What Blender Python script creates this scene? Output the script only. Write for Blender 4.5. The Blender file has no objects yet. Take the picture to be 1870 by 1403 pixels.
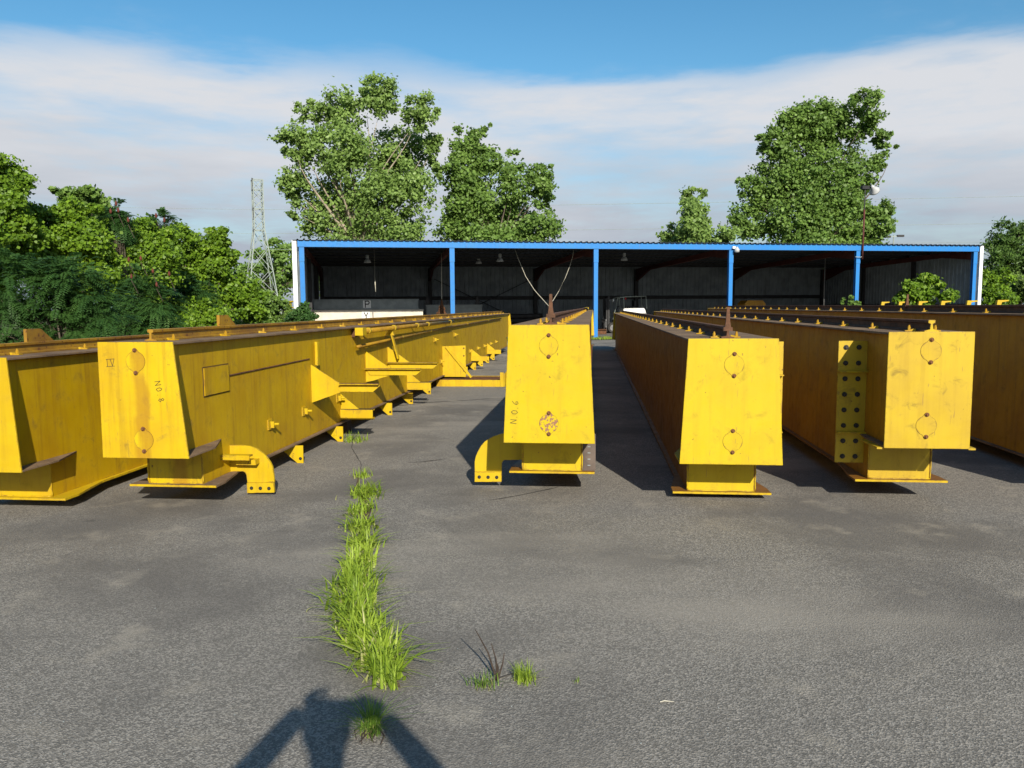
import bpy, math, random
import numpy as np
from mathutils import Vector, Matrix

# ------------------------------------------------------------------ camera, sky, sun, exposure
scene = bpy.context.scene
COL = scene.collection
F_PX, CX, CY, CAM_H = 1440.0, 935.0, 701.5, 1.65
PITCH, ROLL, YAW = math.radians(5.6), math.radians(-0.35), math.radians(5.95)
SUN_AZ, SUN_EL = math.radians(-12.84), math.radians(27.17)      # direction the light travels to / height of the sun

cam_data = bpy.data.cameras.new('camera')
cam_data.sensor_width = 36.0
cam_data.lens = 36.0 * F_PX / 1870.0
cam_data.clip_start, cam_data.clip_end = 0.02, 3000.0
cam = bpy.data.objects.new('camera', cam_data)
COL.objects.link(cam)
cam.matrix_world = (Matrix.Translation((0, 0, CAM_H)) @ Matrix.Rotation(math.pi / 2 - PITCH, 4, 'X') @ Matrix.Rotation(ROLL, 4, 'Z'))
scene.camera = cam

def sky_world():
    w = bpy.data.worlds.new('World'); scene.world = w; w.use_nodes = True
    nt = w.node_tree; nt.nodes.clear()
    N, L = nt.nodes.new, nt.links.new
    out = N('ShaderNodeOutputWorld'); bg = N('ShaderNodeBackground'); L(bg.outputs[0], out.inputs[0])
    sky = N('ShaderNodeTexSky'); sky.sky_type = 'NISHITA'; sky.sun_disc = False
    sky.sun_elevation = SUN_EL; sky.sun_rotation = math.radians(167.16)
    sky.air_density = 1.0; sky.dust_density = 0.6; sky.ozone_density = 2.0
    bg.inputs['Strength'].default_value = 0.08
    tc = N('ShaderNodeTexCoord'); sep = N('ShaderNodeSeparateXYZ'); L(tc.outputs['Generated'], sep.inputs[0])
    def mth(op, a, b=None, c=None, clamp=False):
        n = N('ShaderNodeMath'); n.operation = op; n.use_clamp = clamp
        for i, v in enumerate((a, b, c)):
            if v is None: continue
            if isinstance(v, (int, float)): n.inputs[i].default_value = v
            else: L(v, n.inputs[i])
        return n.outputs[0]
    def noise(vec, scale, detail, rough=0.5):
        n = N('ShaderNodeTexNoise'); n.inputs['Scale'].default_value = scale; n.inputs['Detail'].default_value = detail
        n.inputs['Roughness'].default_value = rough; L(vec, n.inputs['Vector']); return n.outputs['Fac']
    def sstep(v, a, b):
        m = N('ShaderNodeMapRange'); m.interpolation_type = 'SMOOTHSTEP'; L(v, m.inputs[0])
        m.inputs[1].default_value = a; m.inputs[2].default_value = b; return m.outputs[0]
    x, y, z = sep.outputs
    den = mth('ADD', mth('MAXIMUM', z, 0.0), 0.10)
    comb = N('ShaderNodeCombineXYZ'); L(mth('DIVIDE', x, den), comb.inputs[0]); L(mth('DIVIDE', y, den), comb.inputs[1])
    plane = comb.outputs[0]
    az = N('ShaderNodeCombineXYZ'); L(x, az.inputs[0]); L(y, az.inputs[1])      # slow change round the horizon
    stretch = N('ShaderNodeVectorMath'); stretch.operation = 'MULTIPLY'; L(tc.outputs['Generated'], stretch.inputs[0]); stretch.inputs[1].default_value = (1, 1, 5.0)
    n_slow = noise(az.outputs[0], 2.6, 2.0)
    n_mid = noise(stretch.outputs[0], 3.0, 5.0, 0.55)
    n_fine = noise(plane, 1.1, 6.0, 0.6)
    n_puff = noise(stretch.outputs[0], 9.0, 6.0, 0.6)
    edge = mth('ADD', z, mth('MULTIPLY', mth('SUBTRACT', n_slow, 0.5), -0.07))
    edge = mth('ADD', edge, mth('MULTIPLY', mth('SUBTRACT', n_mid, 0.5), 0.09))
    edge = mth('ADD', edge, mth('MULTIPLY', mth('SUBTRACT', n_puff, 0.5), 0.03))
    top = mth('SUBTRACT', 1.0, sstep(edge, 0.248, 0.285))
    body = sstep(mth('ADD', mth('MULTIPLY', n_mid, 0.75), mth('MULTIPLY', n_fine, 0.25)), 0.28, 0.56)
    body = mth('ADD', mth('MULTIPLY', body, 0.52), mth('MULTIPLY', n_puff, 0.9))
    body = mth('MINIMUM', body, 1.0)
    wisp = mth('MULTIPLY', sstep(n_fine, 0.56, 0.78), 0.22)
    mask = mth('MAXIMUM', mth('MULTIPLY', top, body), wisp)
    # cloud light: whiter toward its top, blue grey beneath
    cr = N('ShaderNodeValToRGB'); L(mth('MULTIPLY', mth('ADD', z, mth('MULTIPLY', mth('SUBTRACT', n_mid, 0.5), 0.22)), 3.0), cr.inputs[0])
    cr.color_ramp.elements[0].position = 0.10; cr.color_ramp.elements[0].color = (3.3, 3.9, 4.8, 1)
    cr.color_ramp.elements[1].position = 0.62; cr.color_ramp.elements[1].color = (6.9, 7.1, 7.5, 1)
    # deeper blue than the bare model, as the camera shows it
    hs = N('ShaderNodeHueSaturation'); L(sky.outputs[0], hs.inputs['Color']); hs.inputs['Saturation'].default_value = 1.3; hs.inputs['Hue'].default_value = 0.489; hs.inputs['Value'].default_value = 1.32
    mix = N('ShaderNodeMix'); mix.data_type = 'RGBA'; L(mask, mix.inputs['Factor'])
    L(hs.outputs[0], mix.inputs['A']); L(cr.outputs[0], mix.inputs['B']); L(mix.outputs['Result'], bg.inputs['Color'])
sky_world()

sun_vec = Vector((math.sin(SUN_AZ) * math.cos(SUN_EL), math.cos(SUN_AZ) * math.cos(SUN_EL), -math.sin(SUN_EL)))
sd = bpy.data.lights.new('sun', 'SUN'); sd.energy = 5.0; sd.angle = math.radians(0.55); sd.color = (1.0, 0.93, 0.80)
sun = bpy.data.objects.new('sun', sd); COL.objects.link(sun)
sun.rotation_mode = 'QUATERNION'; sun.rotation_quaternion = sun_vec.to_track_quat('-Z', 'Y'); sun.location = (8, -20, 25)

vs = scene.view_settings
vs.view_transform = 'Standard'; vs.look = 'None'; vs.gamma = 1.0; vs.use_curve_mapping = False; vs.exposure = 0.35
scene.cycles.max_bounces = 6; scene.cycles.diffuse_bounces = 3; scene.cycles.transmission_bounces = 4; scene.cycles.glossy_bounces = 2
scene.cycles.use_denoising = True

# ------------------------------------------------------------------ pixels to places (1870 x 1403 photograph)
CAM = Vector((0, 0, CAM_H)); CM = cam.matrix_world.to_3x3()
def ray(px, py): return CM @ Vector(((px - CX) / F_PX, -(py - CY) / F_PX, -1.0))
def at_y(px, py, Y):
    r = ray(px, py); return CAM + r * (Y / r.y)
def on_ground(px, py, z=0.0):
    r = ray(px, py); return CAM + r * ((z - CAM_H) / r.z)
G_DIR = Vector((math.sin(YAW), math.cos(YAW), 0)); G_SIDE = Vector((math.cos(YAW), -math.sin(YAW), 0))
def on_section(base, s, pts):
    """pixels -> (sideways, up) in a girder's cross-section s metres from its end plate"""
    o = Vector((base[0], base[1], 0)); res = []
    for px, py in pts:
        r = ray(px, py); t = (o + G_DIR * s - CAM).dot(G_DIR) / r.dot(G_DIR); q = CAM + r * t
        res.append(((q - o).dot(G_SIDE), q.z))
    return res

# ------------------------------------------------------------------ mesh helpers
class MB:
    def __init__(s): s.v = []; s.f = []
    def add(s, vs, fs):
        n = len(s.v); s.v += [tuple(p) for p in vs]; s.f += [tuple(i + n for i in f) for f in fs]; return s
    def box(s, x0, x1, y0, y1, z0, z1):
        return s.add([(x0,y0,z0),(x1,y0,z0),(x1,y1,z0),(x0,y1,z0),(x0,y0,z1),(x1,y0,z1),(x1,y1,z1),(x0,y1,z1)],
                     [(3,2,1,0),(4,5,6,7),(0,1,5,4),(1,2,6,5),(2,3,7,6),(3,0,4,7)])
    def prism(s, poly, a0, a1, plane='xz'):
        """poly in a plane, extruded along the third axis from a0 to a1"""
        put = {'xz': lambda p, a: (p[0], a, p[1]), 'yz': lambda p, a: (a, p[0], p[1]), 'xy': lambda p, a: (p[0], p[1], a)}[plane]
        n = len(poly)
        area = sum(poly[i][0] * poly[(i+1) % n][1] - poly[(i+1) % n][0] * poly[i][1] for i in range(n))
        if area < 0: poly = poly[::-1]
        vs = [put(p, a0) for p in poly] + [put(p, a1) for p in poly]
        fs = [tuple(range(n)), tuple(range(2*n - 1, n - 1, -1))] + [(i, i + n, (i+1) % n + n, (i+1) % n) for i in range(n)]
        if plane != 'xz': fs = [f[::-1] for f in fs]
        return s.add(vs, fs)
    def tube(s, pts, r, n=8, cap=True):
        pts = [Vector(p) for p in pts]; rs = r if isinstance(r, (list, tuple)) else [r] * len(pts)
        rings = []
        for i, p in enumerate(pts):
            d = (pts[min(i+1, len(pts)-1)] - pts[max(i-1, 0)]).normalized()
            a = d.cross(Vector((0, 0, 1)) if abs(d.z) < 0.9 else Vector((1, 0, 0))).normalized(); b = a.cross(d)
            rings.append([p + (a * math.cos(2*math.pi*k/n) + b * math.sin(2*math.pi*k/n)) * rs[i] for k in range(n)])
        vs = [q for rg in rings for q in rg]; fs = []
        for i in range(len(pts) - 1):
            for k in range(n):
                fs.append((i*n + k, i*n + (k+1) % n, (i+1)*n + (k+1) % n, (i+1)*n + k))
        if cap: fs += [tuple(range(n - 1, -1, -1)), tuple((len(pts)-1)*n + k for k in range(n))]
        return s.add(vs, fs)
    def bar(s, p, q, w, h):
        """rectangular bar from p to q"""
        p, q = Vector(p), Vector(q); d = (q - p).normalized()
        a = d.cross(Vector((0, 0, 1)) if abs(d.z) < 0.95 else Vector((1, 0, 0))).normalized(); b = a.cross(d)
        vs = [o + a * i * w / 2 + b * j * h / 2 for o in (p, q) for i, j in ((-1,-1),(1,-1),(1,1),(-1,1))]
        return s.add(vs, [(3,2,1,0),(4,5,6,7),(0,1,5,4),(1,2,6,5),(2,3,7,6),(3,0,4,7)])
    def lathe(s, prof, c=(0,0,0), n=16, axis='z'):
        rings = []
        for r, h in prof:
            for k in range(n):
                a = 2*math.pi*k/n; x, y = r*math.cos(a), r*math.sin(a)
                rings.append({'z': (c[0]+x, c[1]+y, c[2]+h), 'y': (c[0]+x, c[1]+h, c[2]+y), 'x': (c[0]+h, c[1]+x, c[2]+y)}[axis])
        fs = [(i*n+k, i*n+(k+1) % n, (i+1)*n+(k+1) % n, (i+1)*n+k) for i in range(len(prof)-1) for k in range(n)]
        fs += [tuple(range(n-1, -1, -1)), tuple((len(prof)-1)*n+k for k in range(n))]
        return s.add(rings, fs)
    def mesh(s, name, mat):
        m = bpy.data.meshes.new(name); m.from_pydata(s.v, [], s.f); m.materials.append(mat); m.update(); return m
    def build(s, name, mat, parent=None, smooth=False, bevel=0.0):
        m = s.mesh(name, mat)
        if smooth: m.polygons.foreach_set('use_smooth', [True] * len(m.polygons))
        o = bpy.data.objects.new(name, m); COL.objects.link(o)
        if parent: o.parent = parent
        if bevel:
            b = o.modifiers.new('bevel', 'BEVEL'); b.width = bevel; b.segments = 2; b.limit_method = 'ANGLE'
        return o
def link(name, mesh, parent=None, loc=(0,0,0), rot=(0,0,0), scale=(1,1,1)):
    o = bpy.data.objects.new(name, mesh); COL.objects.link(o); o.parent = parent
    o.location = loc; o.rotation_euler = rot; o.scale = scale; return o
def thing(name, label, cat, loc=(0,0,0), rz=0.0, group=None):
    o = bpy.data.objects.new(name, None); COL.objects.link(o); o.location = loc; o.rotation_euler = (0, 0, rz)
    o.empty_display_size = 0.2
    return tag(o, label, cat, group)
def tag(o, label, cat, group=None):
    o['label'] = label; o['category'] = cat
    if group: o['group'] = group
    return o
def kind(o, k, label=None):
    o['kind'] = k
    if label: o['label'] = label
    return o

# ------------------------------------------------------------------ materials
class NM:
    """small wrapper that builds one node material"""
    def __init__(s, name):
        s.m = bpy.data.materials.new(name); s.m.use_nodes = True; s.nt = s.m.node_tree; s.nt.nodes.clear()
        s.out = s.nt.nodes.new('ShaderNodeOutputMaterial'); s.b = s.nt.nodes.new('ShaderNodeBsdfPrincipled')
        s.l(s.b.outputs[0], s.out.inputs[0]); s.tc = s.nt.nodes.new('ShaderNodeTexCoord')
    def l(s, a, b): s.nt.links.new(a, b)
    def n(s, t): return s.nt.nodes.new(t)
    def vec(s, scale, src='Object', off=(0,0,0)):
        mp = s.n('ShaderNodeMapping'); mp.inputs['Scale'].default_value = scale; mp.inputs['Location'].default_value = off
        s.l(s.tc.outputs[src], mp.inputs[0]); return mp.outputs[0]
    def noise(s, vec, sc, det=4.0, rough=0.55, dist=0.0):
        n = s.n('ShaderNodeTexNoise'); s.l(vec, n.inputs['Vector']); n.inputs['Scale'].default_value = sc
        n.inputs['Detail'].default_value = det; n.inputs['Roughness'].default_value = rough; n.inputs['Distortion'].default_value = dist
        return n.outputs['Fac']
    def step(s, v, a, b, lo=0.0, hi=1.0):
        m = s.n('ShaderNodeMapRange'); m.interpolation_type = 'SMOOTHSTEP'; s.l(v, m.inputs[0])
        for i, k in enumerate((a, b, lo, hi)): m.inputs[i+1].default_value = k
        return m.outputs[0]
    def math(s, op, a, b, clamp=False):
        n = s.n('ShaderNodeMath'); n.operation = op; n.use_clamp = clamp
        for i, v in enumerate((a, b)):
            if isinstance(v, (int, float)): n.inputs[i].default_value = v
            else: s.l(v, n.inputs[i])
        return n.outputs[0]
    def mix(s, f, a, b):
        n = s.n('ShaderNodeMix'); n.data_type = 'RGBA'
        for key, v in (('Factor', f), ('A', a), ('B', b)):
            sock = n.inputs[key] if key == 'Factor' else [i for i in n.inputs if i.name == key and i.type == 'RGBA'][0]
            if isinstance(v, (int, float)): sock.default_value = v
            elif isinstance(v, tuple): sock.default_value = (*v, 1)
            else: s.l(v, sock)
        return [o for o in n.outputs if o.type == 'RGBA'][0]
    def bump(s, h, strength, dist):
        n = s.n('ShaderNodeBump'); n.inputs['Strength'].default_value = strength; n.inputs['Distance'].default_value = dist
        s.l(h, n.inputs['Height']); s.l(n.outputs[0], s.b.inputs['Normal'])
    def set(s, color=None, rough=None, metal=None, spec=None):
        for k, v in (('Base Color', color), ('Roughness', rough), ('Metallic', metal), ('Specular IOR Level', spec)):
            if v is None: continue
            if isinstance(v, tuple): s.b.inputs[k].default_value = (*v, 1)
            elif isinstance(v, (int, float)): s.b.inputs[k].default_value = v
            else: s.l(v, s.b.inputs[k])
        return s.m

RUST = (0.115, 0.042, 0.014); GRIME = (0.075, 0.05, 0.018)
def plain(name, col, rough=0.6, var=0.25, scale=6.0, metal=0.0, spec=0.4):
    k = NM(name); f = k.noise(k.vec((1,1,1)), scale, 5, 0.6)
    dark = tuple(c * (1 - var) for c in col); lite = tuple(min(1, c * (1 + var)) for c in col)
    return k.set(k.mix(k.step(f, 0.3, 0.7), dark, lite), rough, metal, spec)
def paint(name, col=(0.54, 0.375, 0.004), streak=0.3, rust=0.05, grime=0.25, chips=0.64, off=(0,0,0), hue2=(0.47, 0.30, 0.005), stain=None):
    """worn yellow paint: mottled tone, runs of dirt from above, rust specks, scuffs"""
    k = NM(name)
    v = k.vec((1,1,1), off=off)
    big = k.noise(v, 2.2, 4, 0.6); c = k.mix(k.step(big, 0.35, 0.75), col, hue2)
    run = k.noise(k.vec((5, 5, 0.28), off=off), 2.6, 6, 0.62); run2 = k.noise(k.vec((17, 17, 0.5), off=off), 2.2, 4, 0.6)
    rf = k.math('MULTIPLY', k.step(k.math('ADD', k.math('MULTIPLY', run, 0.7), k.math('MULTIPLY', run2, 0.3)), 0.47, 0.70), streak)
    c = k.mix(rf, c, (0.20, 0.088, 0.010))
    g = k.noise(v, 7.0, 7, 0.68, 0.6); c = k.mix(k.math('MULTIPLY', k.step(g, 0.53, 0.75), grime), c, GRIME)
    scr = k.noise(k.vec((30, 30, 3.5), off=off), 1.3, 3, 0.5, 1.5); c = k.mix(k.math('MULTIPLY', k.step(scr, 0.66, 0.72), 0.35 + 0.3*grime), c, (0.24, 0.14, 0.04))
    sp = k.noise(v, 26.0, 6, 0.65); spm = k.step(sp, chips, chips + 0.035)
    c = k.mix(spm, c, RUST)
    bv = k.n('ShaderNodeBevel'); bv.samples = 4; bv.inputs['Radius'].default_value = 0.014; geo = k.n('ShaderNodeNewGeometry'); dt = k.n('ShaderNodeVectorMath'); dt.operation = 'DOT_PRODUCT'
    k.l(bv.outputs[0], dt.inputs[0]); k.l(geo.outputs['Normal'], dt.inputs[1]); ed = k.step(dt.outputs['Value'], 0.985, 0.86)
    en = k.noise(v, 11.0, 5, 0.7); c = k.mix(k.math('MULTIPLY', ed, k.step(en, 0.44, 0.60)), c, (0.15, 0.07, 0.025))
    pat = k.noise(v, 1.3, 6, 0.7, 0.3); c = k.mix(k.step(pat, 0.74 - 0.5*rust, 0.80 - 0.35*rust), c, (0.17, 0.075, 0.018))
    if stain:       # brown wash running down from the upper cover
        sp_ = k.n('ShaderNodeSeparateXYZ'); k.l(k.tc.outputs['Object'], sp_.inputs[0]); xw = k.math('ADD', sp_.outputs[0], k.math('MULTIPLY', k.noise(v, 3.0, 4), 0.16))
        band = k.math('MULTIPLY', k.step(xw, stain[0], stain[0] + .05), k.step(xw, stain[1], stain[1] - .04)); band = k.math('MULTIPLY', band, k.step(sp_.outputs[2], 1.26, 1.10))
        c = k.mix(k.math('MULTIPLY', band, stain[2]), c, (0.33, 0.16, 0.008))
    k.bump(k.math('ADD', k.math('MULTIPLY', spm, -0.6), k.math('MULTIPLY', big, 1.5)), 0.25, 0.004)
    return k.set(c, k.step(g, 0.3, 0.8, 0.42, 0.7), 0.0, 0.35)
def rusty(name, col=(0.15, 0.065, 0.028), col2=(0.065, 0.032, 0.018), scale=9.0, rough=0.85):
    k = NM(name); v = k.vec((1,1,1)); a = k.noise(v, scale, 7, 0.65); b = k.noise(v, scale * 7, 4, 0.6)
    c = k.mix(k.step(a, 0.3, 0.7), col, col2); c = k.mix(k.step(b, 0.5, 0.8, 0, 0.5), c, (0.24, 0.13, 0.07))
    k.bump(b, 0.3, 0.002); return k.set(c, rough, 0.0, 0.25)
def top_dirt(name):
    k = NM(name); v = k.vec((1,1,1)); a = k.noise(v, 3.0, 7, 0.65); b = k.noise(k.vec((2, 9, 1)), 4.0, 6, 0.65); d = k.noise(v, 60, 3, 0.6)
    c = k.mix(k.step(a, 0.35, 0.7), (0.22, 0.145, 0.085), (0.12, 0.078, 0.05)); c = k.mix(k.step(b, 0.60, 0.75, 0, 0.75), c, (0.42, 0.24, 0.02))
    c = k.mix(k.step(d, 0.5, 0.75, 0, 0.5), c, (0.28, 0.21, 0.15)); k.bump(d, 0.4, 0.003)
    return k.set(c, 0.9, 0.0, 0.2)

M = {}
M['yellow'] = paint('yellow paint', streak=0.20, rust=0.0, grime=0.16, chips=0.70)
M['yellow_end'] = paint('yellow paint on end plates', col=(0.53, 0.388, 0.003), hue2=(0.485, 0.338, 0.005), streak=0.16, rust=0.0, grime=0.34, chips=0.675, off=(3.1, 0.4, 1.7))
M['yellow_stained'] = paint('yellow paint with rust runs', col=(0.56, 0.39, 0.004), hue2=(0.49, 0.305, 0.005), streak=0.42, rust=0.12, grime=0.45, chips=0.655, off=(9.3, 2.0, 0.6), stain=(.03, .19, .62))
M['yellow_scuffed'] = paint('scuffed yellow paint', col=(0.50, 0.345, 0.012), hue2=(0.44, 0.29, 0.018), streak=0.2, rust=0.0, grime=0.6, chips=0.68, off=(1.3, 6.0, 4.6))
M['web_yellow'] = paint('yellow web with dirt runs', col=(0.51, 0.325, 0.003), hue2=(0.43, 0.25, 0.004), streak=0.5, rust=0.05, grime=0.4, chips=0.70, off=(0, 0, 5))  # yellow of the less rusted webs, streaked with dirt
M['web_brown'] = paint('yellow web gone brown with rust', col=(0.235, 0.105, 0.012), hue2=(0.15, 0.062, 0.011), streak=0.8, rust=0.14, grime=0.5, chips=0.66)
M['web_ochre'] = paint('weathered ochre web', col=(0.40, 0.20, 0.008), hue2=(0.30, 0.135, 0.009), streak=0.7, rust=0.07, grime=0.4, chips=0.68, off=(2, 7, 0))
M['rust'] = rusty('rusted steel'); M['rail_rust'] = rusty('rail rust', (0.15, 0.07, 0.038), (0.075, 0.04, 0.024), 14)
M['rail_yellow'] = paint('yellow rail with rust', col=(0.38, 0.215, 0.012), hue2=(0.19, 0.095, 0.018), streak=0.6, rust=0.14, grime=0.55, chips=0.60, off=(4, 1, 2))
M['top'] = top_dirt('dirt on top plate')
M['bolt'] = rusty('bolt rust', (0.20, 0.085, 0.035), (0.09, 0.04, 0.02), 60); M['dark_steel'] = plain('dark oily steel', (0.022, 0.019, 0.016), 0.5, 0.5, 30)
M['seam'] = plain('dirty seam', (0.09, 0.05, 0.01), 0.8); M['marker'] = plain('black marker', (0.035, 0.03, 0.015), 0.7)
M['grey_plate'] = plain('bare grey brown plate', (0.11, 0.085, 0.07), 0.8, 0.35, 5)
M['blue'] = paint('blue painted steel', col=(0.013, 0.18, 0.52), hue2=(0.018, 0.19, 0.48), streak=0.12, rust=-0.1, grime=0.25, chips=0.74)
M['white_trim'] = plain('white painted trim', (0.74, 0.75, 0.76), 0.5, 0.06, 3)
M['wall_sheet'] = plain('weathered grey wall sheet', (0.23, 0.265, 0.29), 0.6, 0.2, 1.5)
M['roof_sheet'] = plain('dark blue grey roof sheet', (0.03, 0.045, 0.07), 0.5, 0.2, 3)
M['red_oxide'] = plain('red oxide primer steel', (0.085, 0.022, 0.016), 0.7, 0.25, 4)
M['dark_frame'] = plain('dark steel frame', (0.03, 0.03, 0.032), 0.6, 0.3, 4)
M['concrete'] = plain('concrete floor', (0.15, 0.145, 0.135), 0.9, 0.2, 0.7)
M['galv'] = plain('galvanised steel', (0.27, 0.31, 0.28), 0.55, 0.15, 2.0, 0.0)
M['grey_beam'] = plain('grey painted beam', (0.24, 0.27, 0.27), 0.6, 0.15, 3); M['white_beam'] = plain('off white painted beam', (0.62, 0.57, 0.48), 0.6, 0.1, 3)
M['white'] = plain('white enamel', (0.78, 0.78, 0.76), 0.4, 0.04, 4); M['black'] = plain('black paint', (0.015, 0.015, 0.016), 0.5, 0.3, 8)
M['rubber'] = plain('tyre rubber', (0.03, 0.029, 0.027), 0.8, 0.3, 12); M['steel_grey'] = plain('grey machine paint', (0.16, 0.16, 0.16), 0.5, 0.2, 8)
M['rope'] = plain('pale rope', (0.50, 0.47, 0.38), 0.9, 0.2, 20); M['red'] = plain('red plastic', (0.5, 0.02, 0.02), 0.4, 0.1)
M['glass'] = plain('pale lamp glass', (0.7, 0.74, 0.74), 0.15, 0.05); M['bulb_grey'] = plain('grey lamp reflector', (0.45, 0.46, 0.46), 0.35, 0.1)
M['bark'] = rusty('pale bark', (0.42, 0.36, 0.27), (0.24, 0.20, 0.15), 4.0, 0.9); M['bark_dark'] = rusty('grey brown bark', (0.16, 0.13, 0.10), (0.08, 0.065, 0.05), 6.0, 0.9)
M['twig'] = plain('dead twig', (0.045, 0.032, 0.024), 0.9, 0.3, 30); M['soil'] = rusty('crack soil', (0.13, 0.095, 0.06), (0.06, 0.045, 0.03), 25, 0.95)
M['crack'] = plain('crack filling', (0.05, 0.046, 0.042), 0.95, 0.4, 40)
M['cone'] = plain('sumac red cone', (0.11, 0.025, 0.015), 0.8, 0.3, 20); M['skin'] = plain('skin', (0.5, 0.3, 0.22), 0.6, 0.05); M['shirt'] = plain('dark cotton shirt', (0.05, 0.06, 0.08), 0.9, 0.2)
M['jeans'] = plain('blue denim', (0.05, 0.08, 0.15), 0.9, 0.2); M['hair'] = plain('brown hair', (0.03, 0.02, 0.012), 0.7, 0.3, 40)

def leaf_mat(name, dark, lite, warm=None, trans=0.30, rough=0.5):
    k = NM(name); at = k.n('ShaderNodeAttribute'); at.attribute_name = 'tint'
    r = k.n('ShaderNodeValToRGB'); k.l(at.outputs['Fac'], r.inputs[0])
    r.color_ramp.elements[0].color = (*dark, 1); r.color_ramp.elements[1].color = (*lite, 1)
    if warm: e = r.color_ramp.elements.new(0.93); e.color = (*lite, 1); r.color_ramp.elements[2].color = (*warm, 1)
    k.set(r.outputs[0], rough, 0.0, 0.3)
    tr = k.n('ShaderNodeBsdfTranslucent'); mx = k.n('ShaderNodeMixShader'); mx.inputs[0].default_value = trans
    hs = k.n('ShaderNodeHueSaturation'); hs.inputs['Value'].default_value = 1.5; hs.inputs['Hue'].default_value = 0.485; k.l(r.outputs[0], hs.inputs['Color']); k.l(hs.outputs[0], tr.inputs[0])
    k.l(k.b.outputs[0], mx.inputs[1]); k.l(tr.outputs[0], mx.inputs[2]); k.l(mx.outputs[0], k.out.inputs[0]); return k.m
M['leaf_poplar'] = leaf_mat('poplar leaf', *((.085,.15,.028), (.27,.40,.10), (.36,.46,.20)), trans=0.32)
M['leaf_deep'] = leaf_mat('deep green leaf', *((.06,.12,.02), (.21,.335,.07), (.28,.39,.13)), trans=0.32)
M['leaf_vine'] = leaf_mat('vine leaf', *((.045,.10,.007), (.20,.335,.022), (.28,.39,.045)), 0.32)
M['leaf_sumac'] = leaf_mat('sumac leaflet', *((.022,.065,.015), (.075,.165,.035), (.12,.21,.06)), 0.32)
M['leaf_pine'] = leaf_mat('pine needle', *((.035,.08,.015), (.12,.21,.04)), trans=0.32)
M['leaf_scrub'] = leaf_mat('scrub leaf', (0.07, 0.12, 0.028), (0.19, 0.27, 0.065), (0.28, 0.23, 0.13), 0.32)
M['grass'] = leaf_mat('grass blade', (0.14, 0.23, 0.018), (0.36, 0.48, 0.055), (0.46, 0.46, 0.19), 0.32)
M['grass_dark'] = leaf_mat('tuft blade', (0.07, 0.15, 0.02), (0.19, 0.3, 0.04), (0.36, 0.33, 0.15), 0.32)

def asphalt():
    k = NM('old asphalt'); v = k.vec((1,1,1))
    st = k.n('ShaderNodeTexVoronoi'); k.l(v, st.inputs['Vector']); st.inputs['Scale'].default_value = 130; sepc = k.n('ShaderNodeSeparateColor'); k.l(st.outputs['Color'], sepc.inputs[0])
    fine = k.noise(v, 190, 3, 0.75); mid = k.noise(v, 34, 5, 0.7); blot = k.noise(v, 0.55, 6, 0.62, 0.4); wide = k.noise(k.vec((0.35, 1.0, 1)), 0.35, 4, 0.6); patch = k.noise(v, 2.2, 5, 0.62)
    c = k.mix(k.step(sepc.outputs[0], 0.25, 0.95), (0.148, 0.138, 0.121), (0.317, 0.293, 0.256))
    c = k.mix(k.step(fine, 0.60, 0.72, 0, 0.85), c, (0.516, 0.477, 0.422)); c = k.mix(k.step(fine, 0.43, 0.31, 0, 0.8), c, (0.050, 0.046, 0.041))
    c = k.mix(k.step(mid, 0.5, 0.75, 0, 0.45), c, (0.128, 0.119, 0.105))
    c = k.mix(k.step(blot, 0.44, 0.64, 0, 0.75), c, (0.124, 0.115, 0.104)); c = k.mix(k.step(wide, 0.5, 0.66, 0, 0.6), c, (0.337, 0.305, 0.256))
    c = k.mix(k.step(patch, 0.55, 0.72, 0, 0.45), c, (0.357, 0.321, 0.260))
    dirt = k.noise(v, 0.22, 5, 0.6, 0.5); c = k.mix(k.step(dirt, 0.52, 0.70, 0, 0.35), c, (0.200, 0.176, 0.146)); spot = k.noise(v, 1.4, 3, 0.5, 1.0); c = k.mix(k.step(spot, 0.70, 0.76, 0, 0.5), c, (0.074, 0.070, 0.069))
    k.bump(k.math('ADD', k.math('MULTIPLY', fine, 0.7), k.math('ADD', k.math('MULTIPLY', mid, 0.6), st.outputs['Distance'])), 0.6, 0.005)
    return k.set(c, 0.92, 0.0, 0.25)
M['asphalt'] = asphalt()
def earth():
    k = NM('rough grassy earth'); v = k.vec((1,1,1)); a = k.noise(v, 0.3, 6, 0.65); b = k.noise(v, 8, 5, 0.65)
    c = k.mix(k.step(a, 0.4, 0.65), (0.055, 0.075, 0.022), (0.115, 0.10, 0.055)); c = k.mix(k.step(b, 0.5, 0.75, 0, 0.6), c, (0.04, 0.06, 0.015)); k.bump(b, 0.6, 0.05); return k.set(c, 0.95, 0, 0.1)
M['earth'] = earth()

# ------------------------------------------------------------------ the ground
g = MB().add([(-700,-300,-0.02),(700,-300,-0.02),(700,1400,-0.02),(-700,1400,-0.02)], [(0,1,2,3)]).build('ground', M['earth']); kind(g, 'structure')
g = MB().add([(-9.5,-25,0),(46,-25,0),(46,44.5,0),(22,42.0,0),(4,38.6,0),(-7,37.2,0),(-9.5,30,0)], [(0,1,2,3,4,5,6)]).build('asphalt_yard', M['asphalt']); kind(g, 'structure')

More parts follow.
